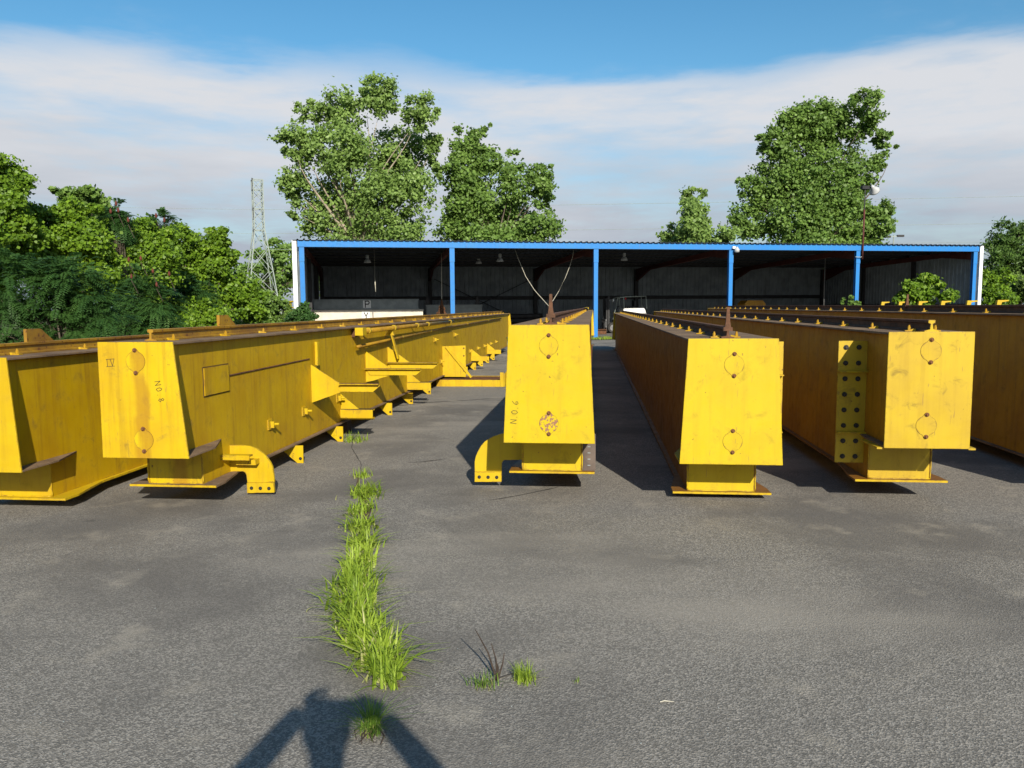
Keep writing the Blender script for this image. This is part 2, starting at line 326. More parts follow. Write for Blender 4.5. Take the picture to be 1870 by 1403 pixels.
def ribbon(name, pts, w, mat, z, seed=0, jag=0.5):
    """a ragged flat strip lying on the asphalt"""
    rnd = random.Random(seed); P = [Vector((p[0], p[1], z)) for p in pts]; Q = []
    for a, b in zip(P, P[1:]):
        n = max(2, int((b - a).length / (w * 3 + 0.05)))
        Q += [a.lerp(b, i / n) for i in range(n)]
    Q.append(P[-1]); vsx = []
    for i, p in enumerate(Q):
        d = (Q[min(i+1, len(Q)-1)] - Q[max(i-1, 0)]).normalized(); s = Vector((-d.y, d.x, 0)); sh = rnd.uniform(-jag, jag) * w
        t = min(1, 6 * min(i, len(Q)-1-i) / len(Q) + 0.15)
        vsx += [p + s * (sh + w/2 * t * rnd.uniform(0.5, 1.3)), p + s * (sh - w/2 * t * rnd.uniform(0.5, 1.3))]
    return MB().add(vsx, [(2*i, 2*i+1, 2*i+3, 2*i+2) for i in range(len(Q)-1)]).build(name, mat)
GP = lambda *pts: [on_ground(*p).xy for p in pts]
for nm, pts, w, mat, sd_ in [
    ('soil_crack', [(-0.53,3.28), (-0.57,3.4), (-0.68,3.6), (-0.80,3.95), (-0.92,4.5), (-1.04,5.2), (-1.14,6.0), (-1.33,6.7), (-1.48,7.6)], 0.085, 'soil', 1),
    ('hairline_crack', [(-1.48,7.6), (-1.62,8.3), (-1.9,9.2), (-2.02,9.9), (-2.0,11)], 0.008, 'crack', 2),
    ('hairline_crack', GP((650,748), (720,742), (790,735), (860,731), (912,727)), 0.03, 'crack', 3),
    ('hairline_crack', GP((742,846), (790,842), (815,838)), 0.02, 'crack', 4),
    ('hairline_crack', GP((870,1250), (900,1243), (935,1232), (985,1240)), 0.012, 'crack', 6),
    ('hairline_crack', GP((890,915), (960,903), (1020,890)), 0.018, 'crack', 7),
    ]:
    kind(ribbon(nm, pts, w, M[mat], 0.004 if nm != 'bare_soil' else 0.007, sd_), 'structure')

# ------------------------------------------------------------------ crane girders
def strokes(lines, w, proud, plane_y):
    """hand-drawn pen lines on an end plate: each a thin raised strip in the xz plane"""
    mb = MB()
    for ln in lines:
        for (x0, z0), (x1, z1) in zip(ln, ln[1:]):
            d = Vector((x1-x0, z1-z0)); d.normalize(); n = Vector((-d.y, d.x)) * w / 2; e = d * w * 0.4
            mb.prism([(x0-e.x+n.x, z0-e.y+n.y), (x0-e.x-n.x, z0-e.y-n.y), (x1+e.x-n.x, z1+e.y-n.y), (x1+e.x+n.x, z1+e.y+n.y)], plane_y - proud, plane_y + 0.002)
    return mb
GLYPH = {'N': [[(0,0),(0,1),(.6,0),(.6,1)]], '0': [[(.3,0),(.05,.25),(.05,.7),(.3,1),(.55,.75),(.55,.25),(.3,0)]], '.': [[(.1,0),(.16,.06)]],
         '6': [[(.5,1),(.15,.6),(.05,.25),(.3,0),(.55,.2),(.45,.45),(.1,.35)]], '8': [[(.3,.5),(.08,.75),(.3,1),(.52,.75),(.3,.5),(.05,.25),(.3,0),(.55,.25),(.3,.5)]],
         'P': [[(0,0),(0,1),(.45,1),(.6,.85),(.6,.65),(.45,.5),(0,.5)]], 'Y': [[(0,1),(.3,.5),(.6,1)],[(.3,.5),(.3,0)]], 'I': [[(0,0),(0,1)]], 'V': [[(0,1),(.3,0),(.6,1)]]}
def text_lines(txt, x, z, h, ang=0.0, gap=0.35, seed=0):
    rnd = random.Random(seed); out = []; cx = 0; c, s = math.cos(ang), math.sin(ang)
    for ch in txt:
        for ln in GLYPH[ch]:
            pl = [((cx + a) * h + rnd.uniform(-.03,.03)*h, b * h + rnd.uniform(-.03,.03)*h) for a, b in ln]
            out.append([(x + a*c - b*s, z + a*s + b*c) for a, b in pl])
        cx += (0.3 if ch in '.I' else 0.6) + gap
    return out

def pen_text(parent, txt, x, z, h, ang, gap, seed, w, proud, plane_y, mat='marker'):
    groups = text_lines(txt, x, z, h, ang, gap, seed); k = 0
    for ch in txt:
        n = len(GLYPH[ch]); strokes(groups[k:k+n], w, proud, plane_y).build('pen_character', M[mat], parent); k += n
RAIL = [(-.05,0),(.05,0),(.05,.010),(.010,.020),(.008,.062),(.024,.070),(.025,.088),(.020,.092),(-.020,.092),(-.025,.088),(-.024,.070),(-.008,.062),(-.010,.020),(-.05,.010)]
def clip_mesh():
    mb = MB().prism([(-.045,0),(.045,0),(.045,.008),(.012,.012),(-.03,.024),(-.045,.024)], -.032, .032)
    mb.lathe([(.014,.0),(.014,.030),(.009,.034),(.009,.046)], (.008,0,.008), 6); return mb.mesh('rail_clip', M['yellow_stained'])
CLIP = clip_mesh()
def bolt_mesh(name, r, mat): return MB().lathe([(r,0),(r,-.006),(r*.62,-.006),(r*.62,-.014),(r*.45,-.017)], n=8, axis='y').mesh(name, mat)
BOLT = bolt_mesh('bolt', .017, M['bolt']); BIGBOLT = bolt_mesh('bolt', .022, M['dark_steel'])
def cover_mesh(mat):
    mb = MB(); n = 32
    pts = []
    for k in range(n):
        a = 2*math.pi*k/n; r = .076
        if k in (8, 24): r = .097
        elif k in (7, 9, 23, 25): r = .089
        pts.append((r*math.cos(a), r*math.sin(a)))
    return mb.prism(pts, -.003, .002).mesh('hatch_cover', mat), MB().prism([(x*1.024, z*1.022) for x, z in pts], -.0014, .002).mesh('cover_seam', M['seam'])

L_G = 24.0
def girder(name, label, base, zt, zs, zb, wt, wb, fl, mats, rail_x=0.0, rail='rail_rust', rail_y0=0.06, stop=None, r=0.49, covers=None, cover_mat='yellow_end', phase=0.2, has_rail=True, wl=None):
    g = thing(name, label, 'crane girder', (base[0], base[1], 0), -YAW, 'yellow crane girders laid side by side in the yard')
    wi = wt - 0.06; T = 0.015; wbl = wl if wl is not None else -wb
    MB().box(-wt, wt, T, L_G - T, zt - .018, zt).build('top_flange', M['top'], g, bevel=.003)
    wf = wi + .045
    MB().prism([(-fl, r - .05), (fl, r - .05), (fl, r + .12), (wf, r + .6), (wf, L_G - r - .6), (fl, L_G - r - .12), (fl, L_G - r + .05), (-fl, L_G - r + .05), (-fl, L_G - r - .12), (-wf, L_G - r - .6), (-wf, r + .6), (-fl, r + .12)], zb, zb + .016, 'xy').build('bottom_flange', M['top'] if mats.get('bot') is None else mats['bot'], g)  # brown flanges on C, D and E have their shade painted into the colour
    MB().box(-fl, fl, r - .054, r - .0505, zb - .001, zb + .017).build('flange_edge', M['yellow'], g)
    side = [(T, zs + .012), (r, zs + .012), (r, zb + .016), (L_G - r, zb + .016), (L_G - r, zs + .012), (L_G - T, zs + .012), (L_G - T, zt - .018), (T, zt - .018)]
    for sgn, mt in ((-1, mats['left']), (1, mats['right'])):
        x0, x1 = sorted((sgn * wi, sgn * (wi - .01))); MB().prism(side, x0, x1, 'yz').build('web_plate', mt, g)
    for y0, d, nm in ((0, 1, 'f'), (L_G, -1, 'r')):
        f = lambda a: y0 + d * a
        p = MB().prism([(-wt, zt + .004), (wt, zt + .004), (wb, zs - .004), (wbl, zs - .004)], *sorted((f(0), f(T)))).build('end_plate', mats['end'], g, bevel=.003)
        MB().prism([(wbl, f(T)), (wb, f(T)), (wb, f(r - .06)), (wi, f(r + .34)), (-wi, f(r + .34)), (wbl, f(r - .06))], zs, zs + .012, 'xy').build('shelf_plate', mats['shelf'], g)
        MB().box(-wi + .011, wi - .011, *sorted((f(r + .004), f(r + .016))), zb + .016, zs).build('pedestal_plate', mats['end'], g)
        if nm == 'f' and covers:
            cm, sm = cover_mesh(M[cover_mat] if isinstance(cover_mat, str) else M[cover_mat[0]])
            cm2 = cover_mesh(M[cover_mat[1]])[0] if isinstance(cover_mat, tuple) else cm
            for i, (cx_, cz_) in enumerate(covers):
                o = link('hatch_cover', (cm, cm2)[i], g, (cx_, 0, cz_)); link('cover_seam', sm, o)
                for dz in (-.086, .086): link('bolt', BOLT, o, (0, -.003, dz))
    rw = random.Random(len(label)); bead = lambda a, b: [Vector(a).lerp(Vector(b), i / 14) + Vector((rw.uniform(-.002,.002), rw.uniform(-.002,.002), rw.uniform(-.002,.002))) for i in range(15)]
    for a, b in (((-wi + .01, r - .002, zb + .018), (wi - .01, r - .002, zb + .018)), ((-wi + .002, r - .001, zb + .02), (-wi + .002, r - .001, zs)), ((wi - .002, r - .001, zb + .02), (wi - .002, r - .001, zs))):
        MB().tube(bead(a, b), [.005 + rw.uniform(-.0015, .002) for _ in range(15)], 6).build('weld_bead', mats['end'], g, smooth=True)
    if has_rail:
        rl = MB().prism(RAIL, rail_y0, L_G - .05).build('rail', M[rail], g, bevel=0)
        rl.location = (rail_x, 0, zt + .001)
        if stop:
            sy, h, kind_ = stop
            if kind_ == 'post':     # slim tapered post at the rail end, with a clamp block under it
                mb = MB().prism([(-.024,.088),(.024,.088),(.016,.14),(.011,.25),(-.011,.25),(-.016,.14)], sy - .005, sy + .022)
                mb.prism([(sy + .02, .088), (sy + .12, .088), (sy + .02, .20)], -.008, .008, 'yz'); mb.box(-.036, .036, sy - .012, sy + .07, .058, .088)
                mb.build('rail_stop', M['rail_rust'], rl)
            else:                   # broad plate tapering along the rail
                MB().prism([(sy, .085), (sy + .34, .085), (sy + .17, .10 + h), (sy, .10 + h)], -.014, .014, 'yz').build('rail_stop', M['rail_yellow'], rl)
        y = rail_y0 + phase
        while y < L_G - .1:
            for sgn in (-1, 1): link('rail_clip', CLIP, rl, (sgn * .084, y + rw.uniform(-.03, .03), 0), (0, 0, (0 if sgn > 0 else math.pi) + rw.uniform(-.25, .25)), (.85, .8, .92))
            y += 0.86
    return g
def add(g, mb, name, mat, **k): return mb.build(name, M[mat] if isinstance(mat, str) else mat, g, **k)

ml = dict(left=M['web_yellow'], right=M['web_yellow'], end=M['yellow_end'], shelf=M['top'])
WI = 0.24
# --- A
BA = (-4.109, 5.95)
gA = girder('crane_girder', 'yellow box girder beside the leafy thicket, its web bare of brackets', BA, 1.288, .417, .09, .307, .372, .40, dict(ml, end=M['yellow'], bot=M['yellow']), rail='rail_yellow', rail_y0=.2,
            stop=(0.62, .10, 'plate'), covers=[(-.03, 1.12), (0, .56)], cover_mat='yellow', wl=-.345)
# --- B
BB = (-2.845, 5.95)
gB = girder('crane_girder', 'yellow box girder marked N0.8, with platform brackets and conduit on its web', BB, 1.398, .517, .19, .30, .388, .375, dict(ml, end=M['yellow_stained']), rail='rail_yellow', rail_y0=.22,
            stop=(1.35, .09, 'plate'), covers=[(-.0, 1.285 - .03), (.035, .655)], cover_mat='yellow_stained', wl=-.307)
sec = lambda s, pts: on_section(BB, s, pts)
pen_text(gB, 'N0.8', .145, 1.10, .045, math.radians(-80), .45, 1, .0038, .0016, 0)
pen_text(gB, 'IV', -.225, 1.217, .055, .05, .15, 3, .0035, .0014, 0)
for zz in (1.27, 1.215): strokes([[(-.235, zz), (-.17, zz + .005)]], .0035, .0013, 0).build('pen_line', M['marker'], gB)
def frame_quad(s0, s1, z0, z1, x, t, w):
    mb = MB(); mb.box(x, x+t, s0, s1, z0, z0+w); mb.box(x, x+t, s0, s1, z1-w, z1); mb.box(x, x+t, s0, s0+w, z0+w, z1-w); mb.box(x, x+t, s1-w, s1, z0+w, z1-w); return mb
pn = add(gB, MB().box(WI, WI+.012, .56, 1.0, .93, 1.16), 'access_panel', 'web_yellow')
add(pn, frame_quad(.55, 1.01, .92, 1.17, WI - .001, .006, .012), 'panel_seam', 'seam')
add(gB, MB().tube([(WI+.003, 1.0, 1.06), (WI+.003, 3.0, 1.075)], .008, 6), 'weld_seam', 'rust')
lugm = MB().box(0, .014, -.05, .05, -.05, .05).box(.014, .05, -.008, .008, -.035, .03).lathe([(.013,.0),(.013,.075),(.006,.08)], (.012,.022,.0), 8, 'x').mesh('lug', M['yellow'])
for Y, z in [(7.8,.50),(8.73,.51),(9.9,.52),(16.6,.52),(20.5,.52),(21.9,.52),(23.2,.52),(24.6,.52),(25.9,.52),(16.0,1.0),(18.3,1.02)]:
    link('lug', lugm, gB, (WI, Y - 5.95, z))
def bracket(s, lower):
    if lower: pl = [(WI-.004,1.01),(WI-.004,.57),(WI+.34,.69),(WI+.34,.79)]
    else: pl = [(WI-.004,1.045),(WI-.004,.60),(WI+.10,.62),(WI+.36,.70),(WI+.36,.79)]
    b = add(gB, MB().prism(pl, s, s + .012), 'bracket_plate', 'yellow')
    x0 = WI + (.34 if lower else .0)
    arm = MB().prism([(x0, .795), (WI+.80, .795), (WI+.80, .765), (WI+.72, .70), (x0 + (0 if lower else .06), .70)], s - .012, s); arm.box(x0, WI+.80, s - .065, s - .012, .785, .795)
    add(b, arm, 'bracket_arm', 'yellow'); add(b, MB().box(x0 + .004, WI+.796, s - .061, s - .013, .7953, .799), 'arm_grime', 'rust')
for s, lo in ((3.05, True), (5.22, False), (6.42, False)): bracket(s, lo)
for Y in (10.0, 13.6, 20.8, 23.9):
    s = Y - 5.95
    b = add(gB, MB().box(WI, WI+.42, s, s + .10, .235, .255).box(WI, WI+.42, s, s + .012, .255, .345).box(WI, WI+.42, s, s+.10, .345, .36), 'lower_arm', 'yellow' if Y > 11 else 'yellow_stained')
    add(b, MB().prism([(WI-.003,.36),(WI-.003,.56),(WI+.24,.36)], s + .03, s + .042), 'gusset', 'yellow')
    if Y < 15: add(b, MB().box(WI+.006, WI+.415, s+.004, s+.096, .3603, .366), 'rubber_pad', 'dark_steel')
ph = [(x, z) for x, z in ((WI-.004,.82),(WI+.5,.84),(WI+.5,.17),(WI-.004,.17))]
wp = add(gB, MB().prism(ph, 10.9, 10.915), 'walkway_end_panel', 'yellow'); add(wp, MB().bar((WI+.08, 10.88, .82), (WI+.62, 10.88, .16), .02, .05), 'diagonal_bar', 'yellow')
for zz in (.78, .62, .3): link('bolt', BOLT, wp, (WI+.46, 10.9, zz))
bx_ = add(gB, MB().box(WI+.06, WI+.17, 4.55, 4.72, 1.28, 1.385), 'junction_box', 'yellow', bevel=.004); add(bx_, MB().box(WI-.003, WI+.06, 4.60, 4.64, 1.26, 1.37), 'box_bracket', 'rust')
add(gB, MB().tube([(WI+.115, 4.72, 1.335), (WI+.115, 11.6, 1.335)], .032, 10), 'conduit_pipe', 'rail_yellow', smooth=True)
cm_ = MB().lathe([(.043,-.03),(.043,.03)], (0,0,0), 10, 'y').box(-.118, 0, -.012, .012, -.012, .012).mesh('pipe_clamp', M['yellow'])
for s in (5.0, 6.4, 8.0, 8.9, 11.2): link('pipe_clamp', cm_, gB, (WI+.115, s, 1.335))
add(gB, MB().tube([(WI+.06, 4.65, 1.13), (WI+.05, 7, 1.16), (WI+.04, 11.5, 1.22), (WI+.035, 21.3, 1.25)], .020, 8), 'conduit_pipe', 'rail_yellow', smooth=True)
c2 = MB().lathe([(.028,-.02),(.028,.02)], (0,0,0), 8, 'y').box(-.06, 0, -.01, .01, -.01, .01).mesh('pipe_clamp', M['yellow'])
for s, z in ((4.9,1.133),(7.2,1.163),(9.5,1.193),(14,1.228),(18,1.24)): link('pipe_clamp', c2, gB, (WI+.052 - .001*s, s, z))
up = add(gB, MB().box(WI-.003, WI+.05, 3.20, 3.215, .99, 1.26).box(WI+.04, WI+.055, 3.13, 3.2, .99, 1.26), 'upright_bar', 'yellow'); link('bolt', BOLT, up, (WI+.03, 3.2, 1.22))
up = add(gB, MB().bar((WI+.10, 6.3, 1.25), (WI+.19, 6.34, .86), .075, .02), 'upright_bar', 'yellow'); add(up, MB().prism([(WI-.003,1.22),(WI+.15,1.22),(WI+.10,1.33)], 6.28, 6.30), 'bar_head', 'yellow')
for i, Y in enumerate((8.35, 9.7, 12.1, 13.5, 15.0, 18.2, 19.4, 20.8, 22.1, 23.4, 24.7)):
    s = Y - 5.95; f = add(gB, MB().prism([(.08,.19),(.365,.19),(.365,-.002),(.30,-.002)], s, s + .014), 'support_foot', 'yellow_stained'); link('bolt', BIGBOLT, f, (.335, s, .05), scale=(.8, .8, .8))
hk = sec(.98, [(403,813),(440,813),(456,815),(470,820),(480,828),(488,836),(494,845),(498,854),(500,868),(501,880),(452,882),(450,868),(448,863.5),(444,861),(403,862)])
h = add(gB, MB().prism(hk, .98, 1.0), 'hook_bracket', 'yellow')
fp = sec(.97, [(452,881.5),(501,881),(502,899),(452.5,900)]); zf = min(p[1] for p in fp)
pl = add(h, MB().prism(fp, .955, .98), 'hook_foot', 'yellow')
for t in (.17, .5, .82): link('bolt', BIGBOLT, pl, (fp[0][0] + (fp[1][0]-fp[0][0])*t, .956, (fp[0][1]+fp[3][1])/2), scale=(.75,.75,.75))
add(h, MB().box(WI-.002, WI+.26, .80, .87, .375, .388).box(WI-.002, WI+.26, .80, .808, .345, .375), 'hook_brace', 'yellow_stained')
add(h, MB().box(WI+.09, WI+.27, .90, .98, .285, .33), 'hook_block', 'yellow_stained')
# walkway section on the ground between B and C
wk = thing('walkway_section', 'low yellow walkway frame with dark grating lying between two girders', 'walkway', (*at_y(797, 696, 16.4).xy, 0), -YAW)
add(wk, MB().box(0, 1.42, 0, .02, .0, .14), 'kick_plate', 'yellow_stained'); add(wk, MB().box(0, 1.42, .98, 1.0, .0, .14), 'kick_plate', 'yellow_stained')
gr = MB(); 
for i in range(34): gr.box(.02 + i*.041, .028 + i*.041, .02, .98, .10, .135)
for j in range(9): gr.box(.02, 1.40, .06 + j*.108, .066 + j*.108, .105, .132)
add(wk, gr, 'grating', 'rust'); add(wk, MB().box(1.34, 1.42, -.02, 0, .0, .30).box(1.425, 1.44, -.02, 1.0, .0, .28), 'end_post', 'yellow'); add(wk, MB().prism([(1.44,.0),(1.60,.1),(1.60,.42),(1.44,.30)], .2, .215), 'end_gusset', 'yellow')
# --- C
BC = (0.297, 6.34)
def flaking():
    k = NM('flaking yellow paint over rust'); v = k.vec((1,1,1)); a = k.noise(v, 32, 6, 0.65)
    c = k.mix(k.step(a, 0.49, 0.53), (0.53, 0.388, 0.003), (0.26, 0.13, 0.075)); k.bump(a, 0.3, 0.002); return k.set(c, 0.7, 0, 0.3)
M['flaking'] = flaking()
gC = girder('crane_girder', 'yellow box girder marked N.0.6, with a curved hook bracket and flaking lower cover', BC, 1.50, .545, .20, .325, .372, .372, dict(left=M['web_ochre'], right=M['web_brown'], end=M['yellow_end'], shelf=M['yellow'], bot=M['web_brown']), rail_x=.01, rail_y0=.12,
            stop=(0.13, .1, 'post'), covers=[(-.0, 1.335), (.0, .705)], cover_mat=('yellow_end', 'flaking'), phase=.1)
pen_text(gC, 'N.0.6', -.265, .70, .05, math.radians(84), .32, 5, .0038, .0016, 0)
hk = on_section(BC, .72, [(955,792),(918,791.8),(901,797),(892,802),(885,807),(878,815),(873,824),(869,834),(867,843),(867,862),(916,862),(916.7,846),(920,840.6),(955,840)])
h = add(gC, MB().prism(hk, .72, .74), 'hook_bracket', 'yellow')
fp = on_section(BC, .70, [(867,862),(916,862),(916,880),(867,880)]); pl = add(h, MB().prism(fp, .695, .72), 'hook_foot', 'yellow')
for t in (.17, .5, .82): link('bolt', BIGBOLT, pl, (fp[0][0] + (fp[1][0]-fp[0][0])*t, .696, (fp[0][1]+fp[3][1])/2), scale=(.75,.75,.75))
sp = add(gC, MB().box(WI+.022, WI+.14, .50, .515, .216, .54), 'side_plate', 'grey_plate')
for i in range(4): add(sp, MB().box(WI+.07, WI+.095, .497, .5, .26 + i*.055, .267 + i*.055), 'chalk_mark', 'grey_beam')
add(gC, MB().prism([(.30,.9),(.335,.9),(.335,.6),(.30,.6)], L_G - .4, L_G - .36), 'rear_lug', 'yellow'); add(gC, MB().box(.06, .17, L_G - 4.2, L_G - .3, 1.606, 1.612).box(.16, .17, L_G - 4.2, L_G - .3, 1.55, 1.606), 'edge_strip', 'yellow')
# --- D
BD = (1.737, 6.18)
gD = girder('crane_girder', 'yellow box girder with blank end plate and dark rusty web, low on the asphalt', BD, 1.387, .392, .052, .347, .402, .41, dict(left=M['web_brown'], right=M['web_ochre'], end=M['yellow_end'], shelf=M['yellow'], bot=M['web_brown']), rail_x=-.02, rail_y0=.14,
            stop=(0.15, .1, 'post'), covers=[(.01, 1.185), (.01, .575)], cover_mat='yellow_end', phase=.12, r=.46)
def splice(g, sgn, wi, s, z0, z1, z_ribs):
    x0, x1 = sorted((sgn * (wi - .004), sgn * (wi + .235)))
    p = add(g, MB().box(x0, x1, s, s + .016, z0, z1), 'splice_plate', 'yellow_scuffed')
    for i in range(8):
        for xx in (.06, .165): link('bolt', BIGBOLT, p, (sgn * (wi + xx + .01), s, z1 - .055 - i * (z1 - z0 - .11) / 7))
    for zr in z_ribs: add(p, MB().box(x0, x1, s - .05, s, zr, zr + .01), 'splice_rib', 'yellow_stained')
    return p
splice(gD, 1, .287, .6, .30, 1.34, (.56, 1.05))
# --- E
BE = (3.193, 6.0)
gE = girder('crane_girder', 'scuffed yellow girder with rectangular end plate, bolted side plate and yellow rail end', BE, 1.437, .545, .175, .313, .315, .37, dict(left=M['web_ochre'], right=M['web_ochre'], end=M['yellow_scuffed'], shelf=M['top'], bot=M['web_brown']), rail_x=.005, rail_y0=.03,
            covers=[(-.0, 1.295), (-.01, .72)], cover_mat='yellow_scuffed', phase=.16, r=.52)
add(gE, MB().prism([(a*1.02 + .005, b + 1.438) for a, b in RAIL], .018, .029), 'rail_end', 'yellow')
for xs in ((-.36, -.316), (.316, .37)): add(gE, MB().box(*xs, .02, .40, .53, .545), 'shelf_edge', 'yellow_scuffed')
splice(gE, -1, .253, .64, .30, 1.345, (.56, 1.08))
# --- F
gF = girder('crane_girder', 'weathered ochre girder next to the scuffed one, a rusty post on its rail', (5.23, 5.98), 1.545, .6, .12, .32, .36, .38, dict(left=M['web_ochre'], right=M['web_ochre'], end=M['yellow'], shelf=M['top'], bot=M['top']), stop=(5.7, .1, 'post'), phase=.5)
# --- G
gG = girder('crane_girder', 'outermost ochre girder with small yellow flag brackets along its top', (6.95, 5.8), 1.555, .6, .12, .32, .36, .38, dict(left=M['web_ochre'], right=M['web_ochre'], end=M['yellow'], shelf=M['top'], bot=M['top']), has_rail=False)
flag = MB().prism([(-.03,0),(.03,0),(.06,.11),(.17,.125),(.17,.14),(-.01,.14)], -.03, .03).mesh('flag_bracket', M['yellow'])
for i in range(12): link('flag_bracket', flag, gG, (-.05, .6 + i * 1.0, 1.553), scale=(.9, 1, 1.1))

# timber blocks the girders rest on, well back under the bottom flanges
M['timber'] = rusty('dark old timber', (0.085, 0.06, 0.04), (0.045, 0.032, 0.022), 12, 0.95)
for (bx0, by0), zz, who in ((BA, .09, 'the girder beside the thicket'), (BB, .19, 'girder N0.8'), (BC, .20, 'girder N.0.6'), (BD, .052, 'the girder with blank end plate'), (BE, .175, 'the scuffed girder'), ((5.23, 5.98), .12, 'the girder next to the scuffed one'), ((6.95, 5.8), .12, 'the outermost girder')):
    for s_ in (4.4, 12.1, 19.5):
        o = MB().box(-.24, .24, -.09, .09, -.002, zz + .001).build('timber_block', M['timber'], bevel=.006); p_ = Vector((bx0, by0, 0)) + G_DIR * s_; o.location = p_; o.rotation_euler = (0, 0, -YAW)
        tag(o, 'dark timber block in the shade under ' + who, 'timber block', 'timber blocks under ' + who)

# ------------------------------------------------------------------ open-front shed
SH0 = at_y(546, 500, 39.0); SA = math.atan2(1.315, 7.41); BAY = math.hypot(7.41, 1.315); DEP = 15.6; NB = 5
shed = thing('open_shed', 'long open fronted steel shed with blue posts, blue fascia and grey walls', 'shed', (SH0.x, SH0.y, 0), SA)
W = BAY * NB; ZE, ZR = 4.92, 4.45
def roof_z(v): return ZE + (ZR - ZE) * v / DEP
kind(MB().box(-.3, W + .3, -.4, DEP + .3, -.03, .006).build('shed_floor', M['concrete']), 'structure')
bpy.data.objects['shed_floor'].location = shed.location; bpy.data.objects['shed_floor'].rotation_euler = shed.rotation_euler
add(shed, MB().box(-.02, W + .02, -.12, -.06, ZE - .30, ZE), 'fascia', 'blue')
rb = MB(); n = 126
for i in range(n):      # roof sheet: one rib each 0.3 m
    u0 = -.25 + i * (W + .5) / n; du = (W + .5) / n
    pr = [(u0, 0), (u0 + du*.62, 0), (u0 + du*.70, .05), (u0 + du*.92, .05), (u0 + du, 0)]
    for (a, za), (b, zb_) in zip(pr, pr[1:]):
        rb.add([(a, -.22, ZE+.03+za), (b, -.22, ZE+.03+zb_), (b, DEP+.2, ZR+.03+zb_), (a, DEP+.2, ZR+.03+za)], [(0,1,2,3)])
rfm = add(shed, rb, 'roof', 'roof_sheet'); so = rfm.modifiers.new('thick', 'SOLIDIFY'); so.thickness = .012
for k in range(NB + 1):
    u = k * BAY; e = .14 if k in (0, NB) else 0; u += .16 if k == 0 else (-.16 if k == NB else 0)
    p = add(shed, MB().box(u - .11, u + .11, -.07, -.055, 0, ZE - .3).box(u - .11, u + .11, .115, .13, 0, ZE - .3).box(u - .011, u + .011, -.055, .115, 0, ZE - .3), 'post', 'blue')
    add(p, MB().box(u - .125, u + .125, -.085, -.07, ZE - 1.0, ZE - .302), 'post_splice', 'blue')
    add(shed, MB().prism([(.14, roof_z(0) - .12), (.14, roof_z(0) - .75), (2.6, roof_z(2.6) - .42), (DEP - 3.0, roof_z(DEP-3) - .40), (DEP - .3, roof_z(DEP) - 1.0), (DEP - .3, roof_z(DEP) - .12)], u - .08, u + .08, 'yz'), 'rafter', 'red_oxide')
    add(shed, MB().box(u - .13, u + .13, DEP - .32, DEP - .06, 0, roof_z(DEP) - .13), 'rear_post', 'dark_frame')
    if k < NB:
        add(shed, MB().box(u + .14, k*BAY + BAY - .14, DEP - .16, DEP - .04, 2.15, 2.4), 'wall_girt', 'dark_frame')
        for j in range(1, 8): add(shed, MB().box(k*BAY, (k+1)*BAY, j*1.95, j*1.95 + .08, roof_z(j*1.95) - .12, roof_z(j*1.95) + .015), 'purlin', 'dark_frame')
def sheet(u0, u1, z1a, z1b, vert=None):
    mb = MB(); n = max(3, int(abs(u1 - u0) / .31)); du = (u1 - u0) / n
    for i in range(n):
        a = u0 + i*du; pr = [(a, 0), (a + du*.72, 0), (a + du*.78, -.03), (a + du*.94, -.03), (a + du, 0)]
        for (x0, d0), (x1, d1) in zip(pr, pr[1:]):
            za = z1a + (z1b - z1a) * (x0 - u0) / (u1 - u0); zb_ = z1a + (z1b - z1a) * (x1 - u0) / (u1 - u0)
            if vert is None: vsx = [(x0, DEP + d0, .006), (x1, DEP + d1, .006), (x1, DEP + d1, zb_), (x0, DEP + d0, za)]
            else: vsx = [(vert[0] + vert[1]*d0, x0, .006), (vert[0] + vert[1]*d1, x1, .006), (vert[0] + vert[1]*d1, x1, zb_), (vert[0] + vert[1]*d0, x0, za)]
            mb.add(vsx, [(0,1,2,3)])
    o = add(shed, mb, 'wall_sheet', 'wall_sheet'); s_ = o.modifiers.new('thick', 'SOLIDIFY'); s_.thickness = .01
for k in range(NB): sheet(k*BAY, (k+1)*BAY, ZR + .035, ZR + .035)
for u, s in ((-.04, 1), (W + .04, -1)):
    for a, b in ((0, 5.2), (5.2, 10.4), (10.4, DEP)): sheet(a, b, roof_z(a) + .03, roof_z(b) + .03, (u, -s))
    add(shed, MB().box(*sorted((u - s*.03, u - s*.24)), -.14, .2, 0, ZE + .02), 'corner_trim', 'white_trim')
    for v in (5.2, 10.4): add(shed, MB().box(*sorted((u + s*.06, u + s*.26)), v - .12, v + .12, 0, roof_z(v) - .13), 'side_post', 'dark_frame')
    for v0, v1 in ((.3, 5.06), (5.34, 10.26), (10.54, DEP - .35)): add(shed, MB().box(*sorted((u + s*.05, u + s*.16)), v0, v1, 1.45, 1.65), 'wall_girt', 'dark_frame')
for k, (za, zb_) in ((2, (.3, 3.6)), (2, (3.6, .3))):
    add(shed, MB().tube([(k*BAY - BAY + .3, DEP - .2, za), (k*BAY - .3, DEP - .2, zb_)], .025, 6), 'brace_rod', 'dark_frame')
def in_shed(u, v, z=0): 
    return Vector((SH0.x + u*math.cos(SA) - v*math.sin(SA), SH0.y + u*math.sin(SA) + v*math.cos(SA), z))
def shed_at(px, py, v):
    """pixel -> (u, z) on the plane v metres inside the shed front"""
    r = ray(px, py); nrm = Vector((-math.sin(SA), math.cos(SA), 0)); o = in_shed(0, v)
    q = CAM + r * ((o - CAM).dot(nrm) / r.dot(nrm)); return (q - o).dot(Vector((math.cos(SA), math.sin(SA), 0))), q.z
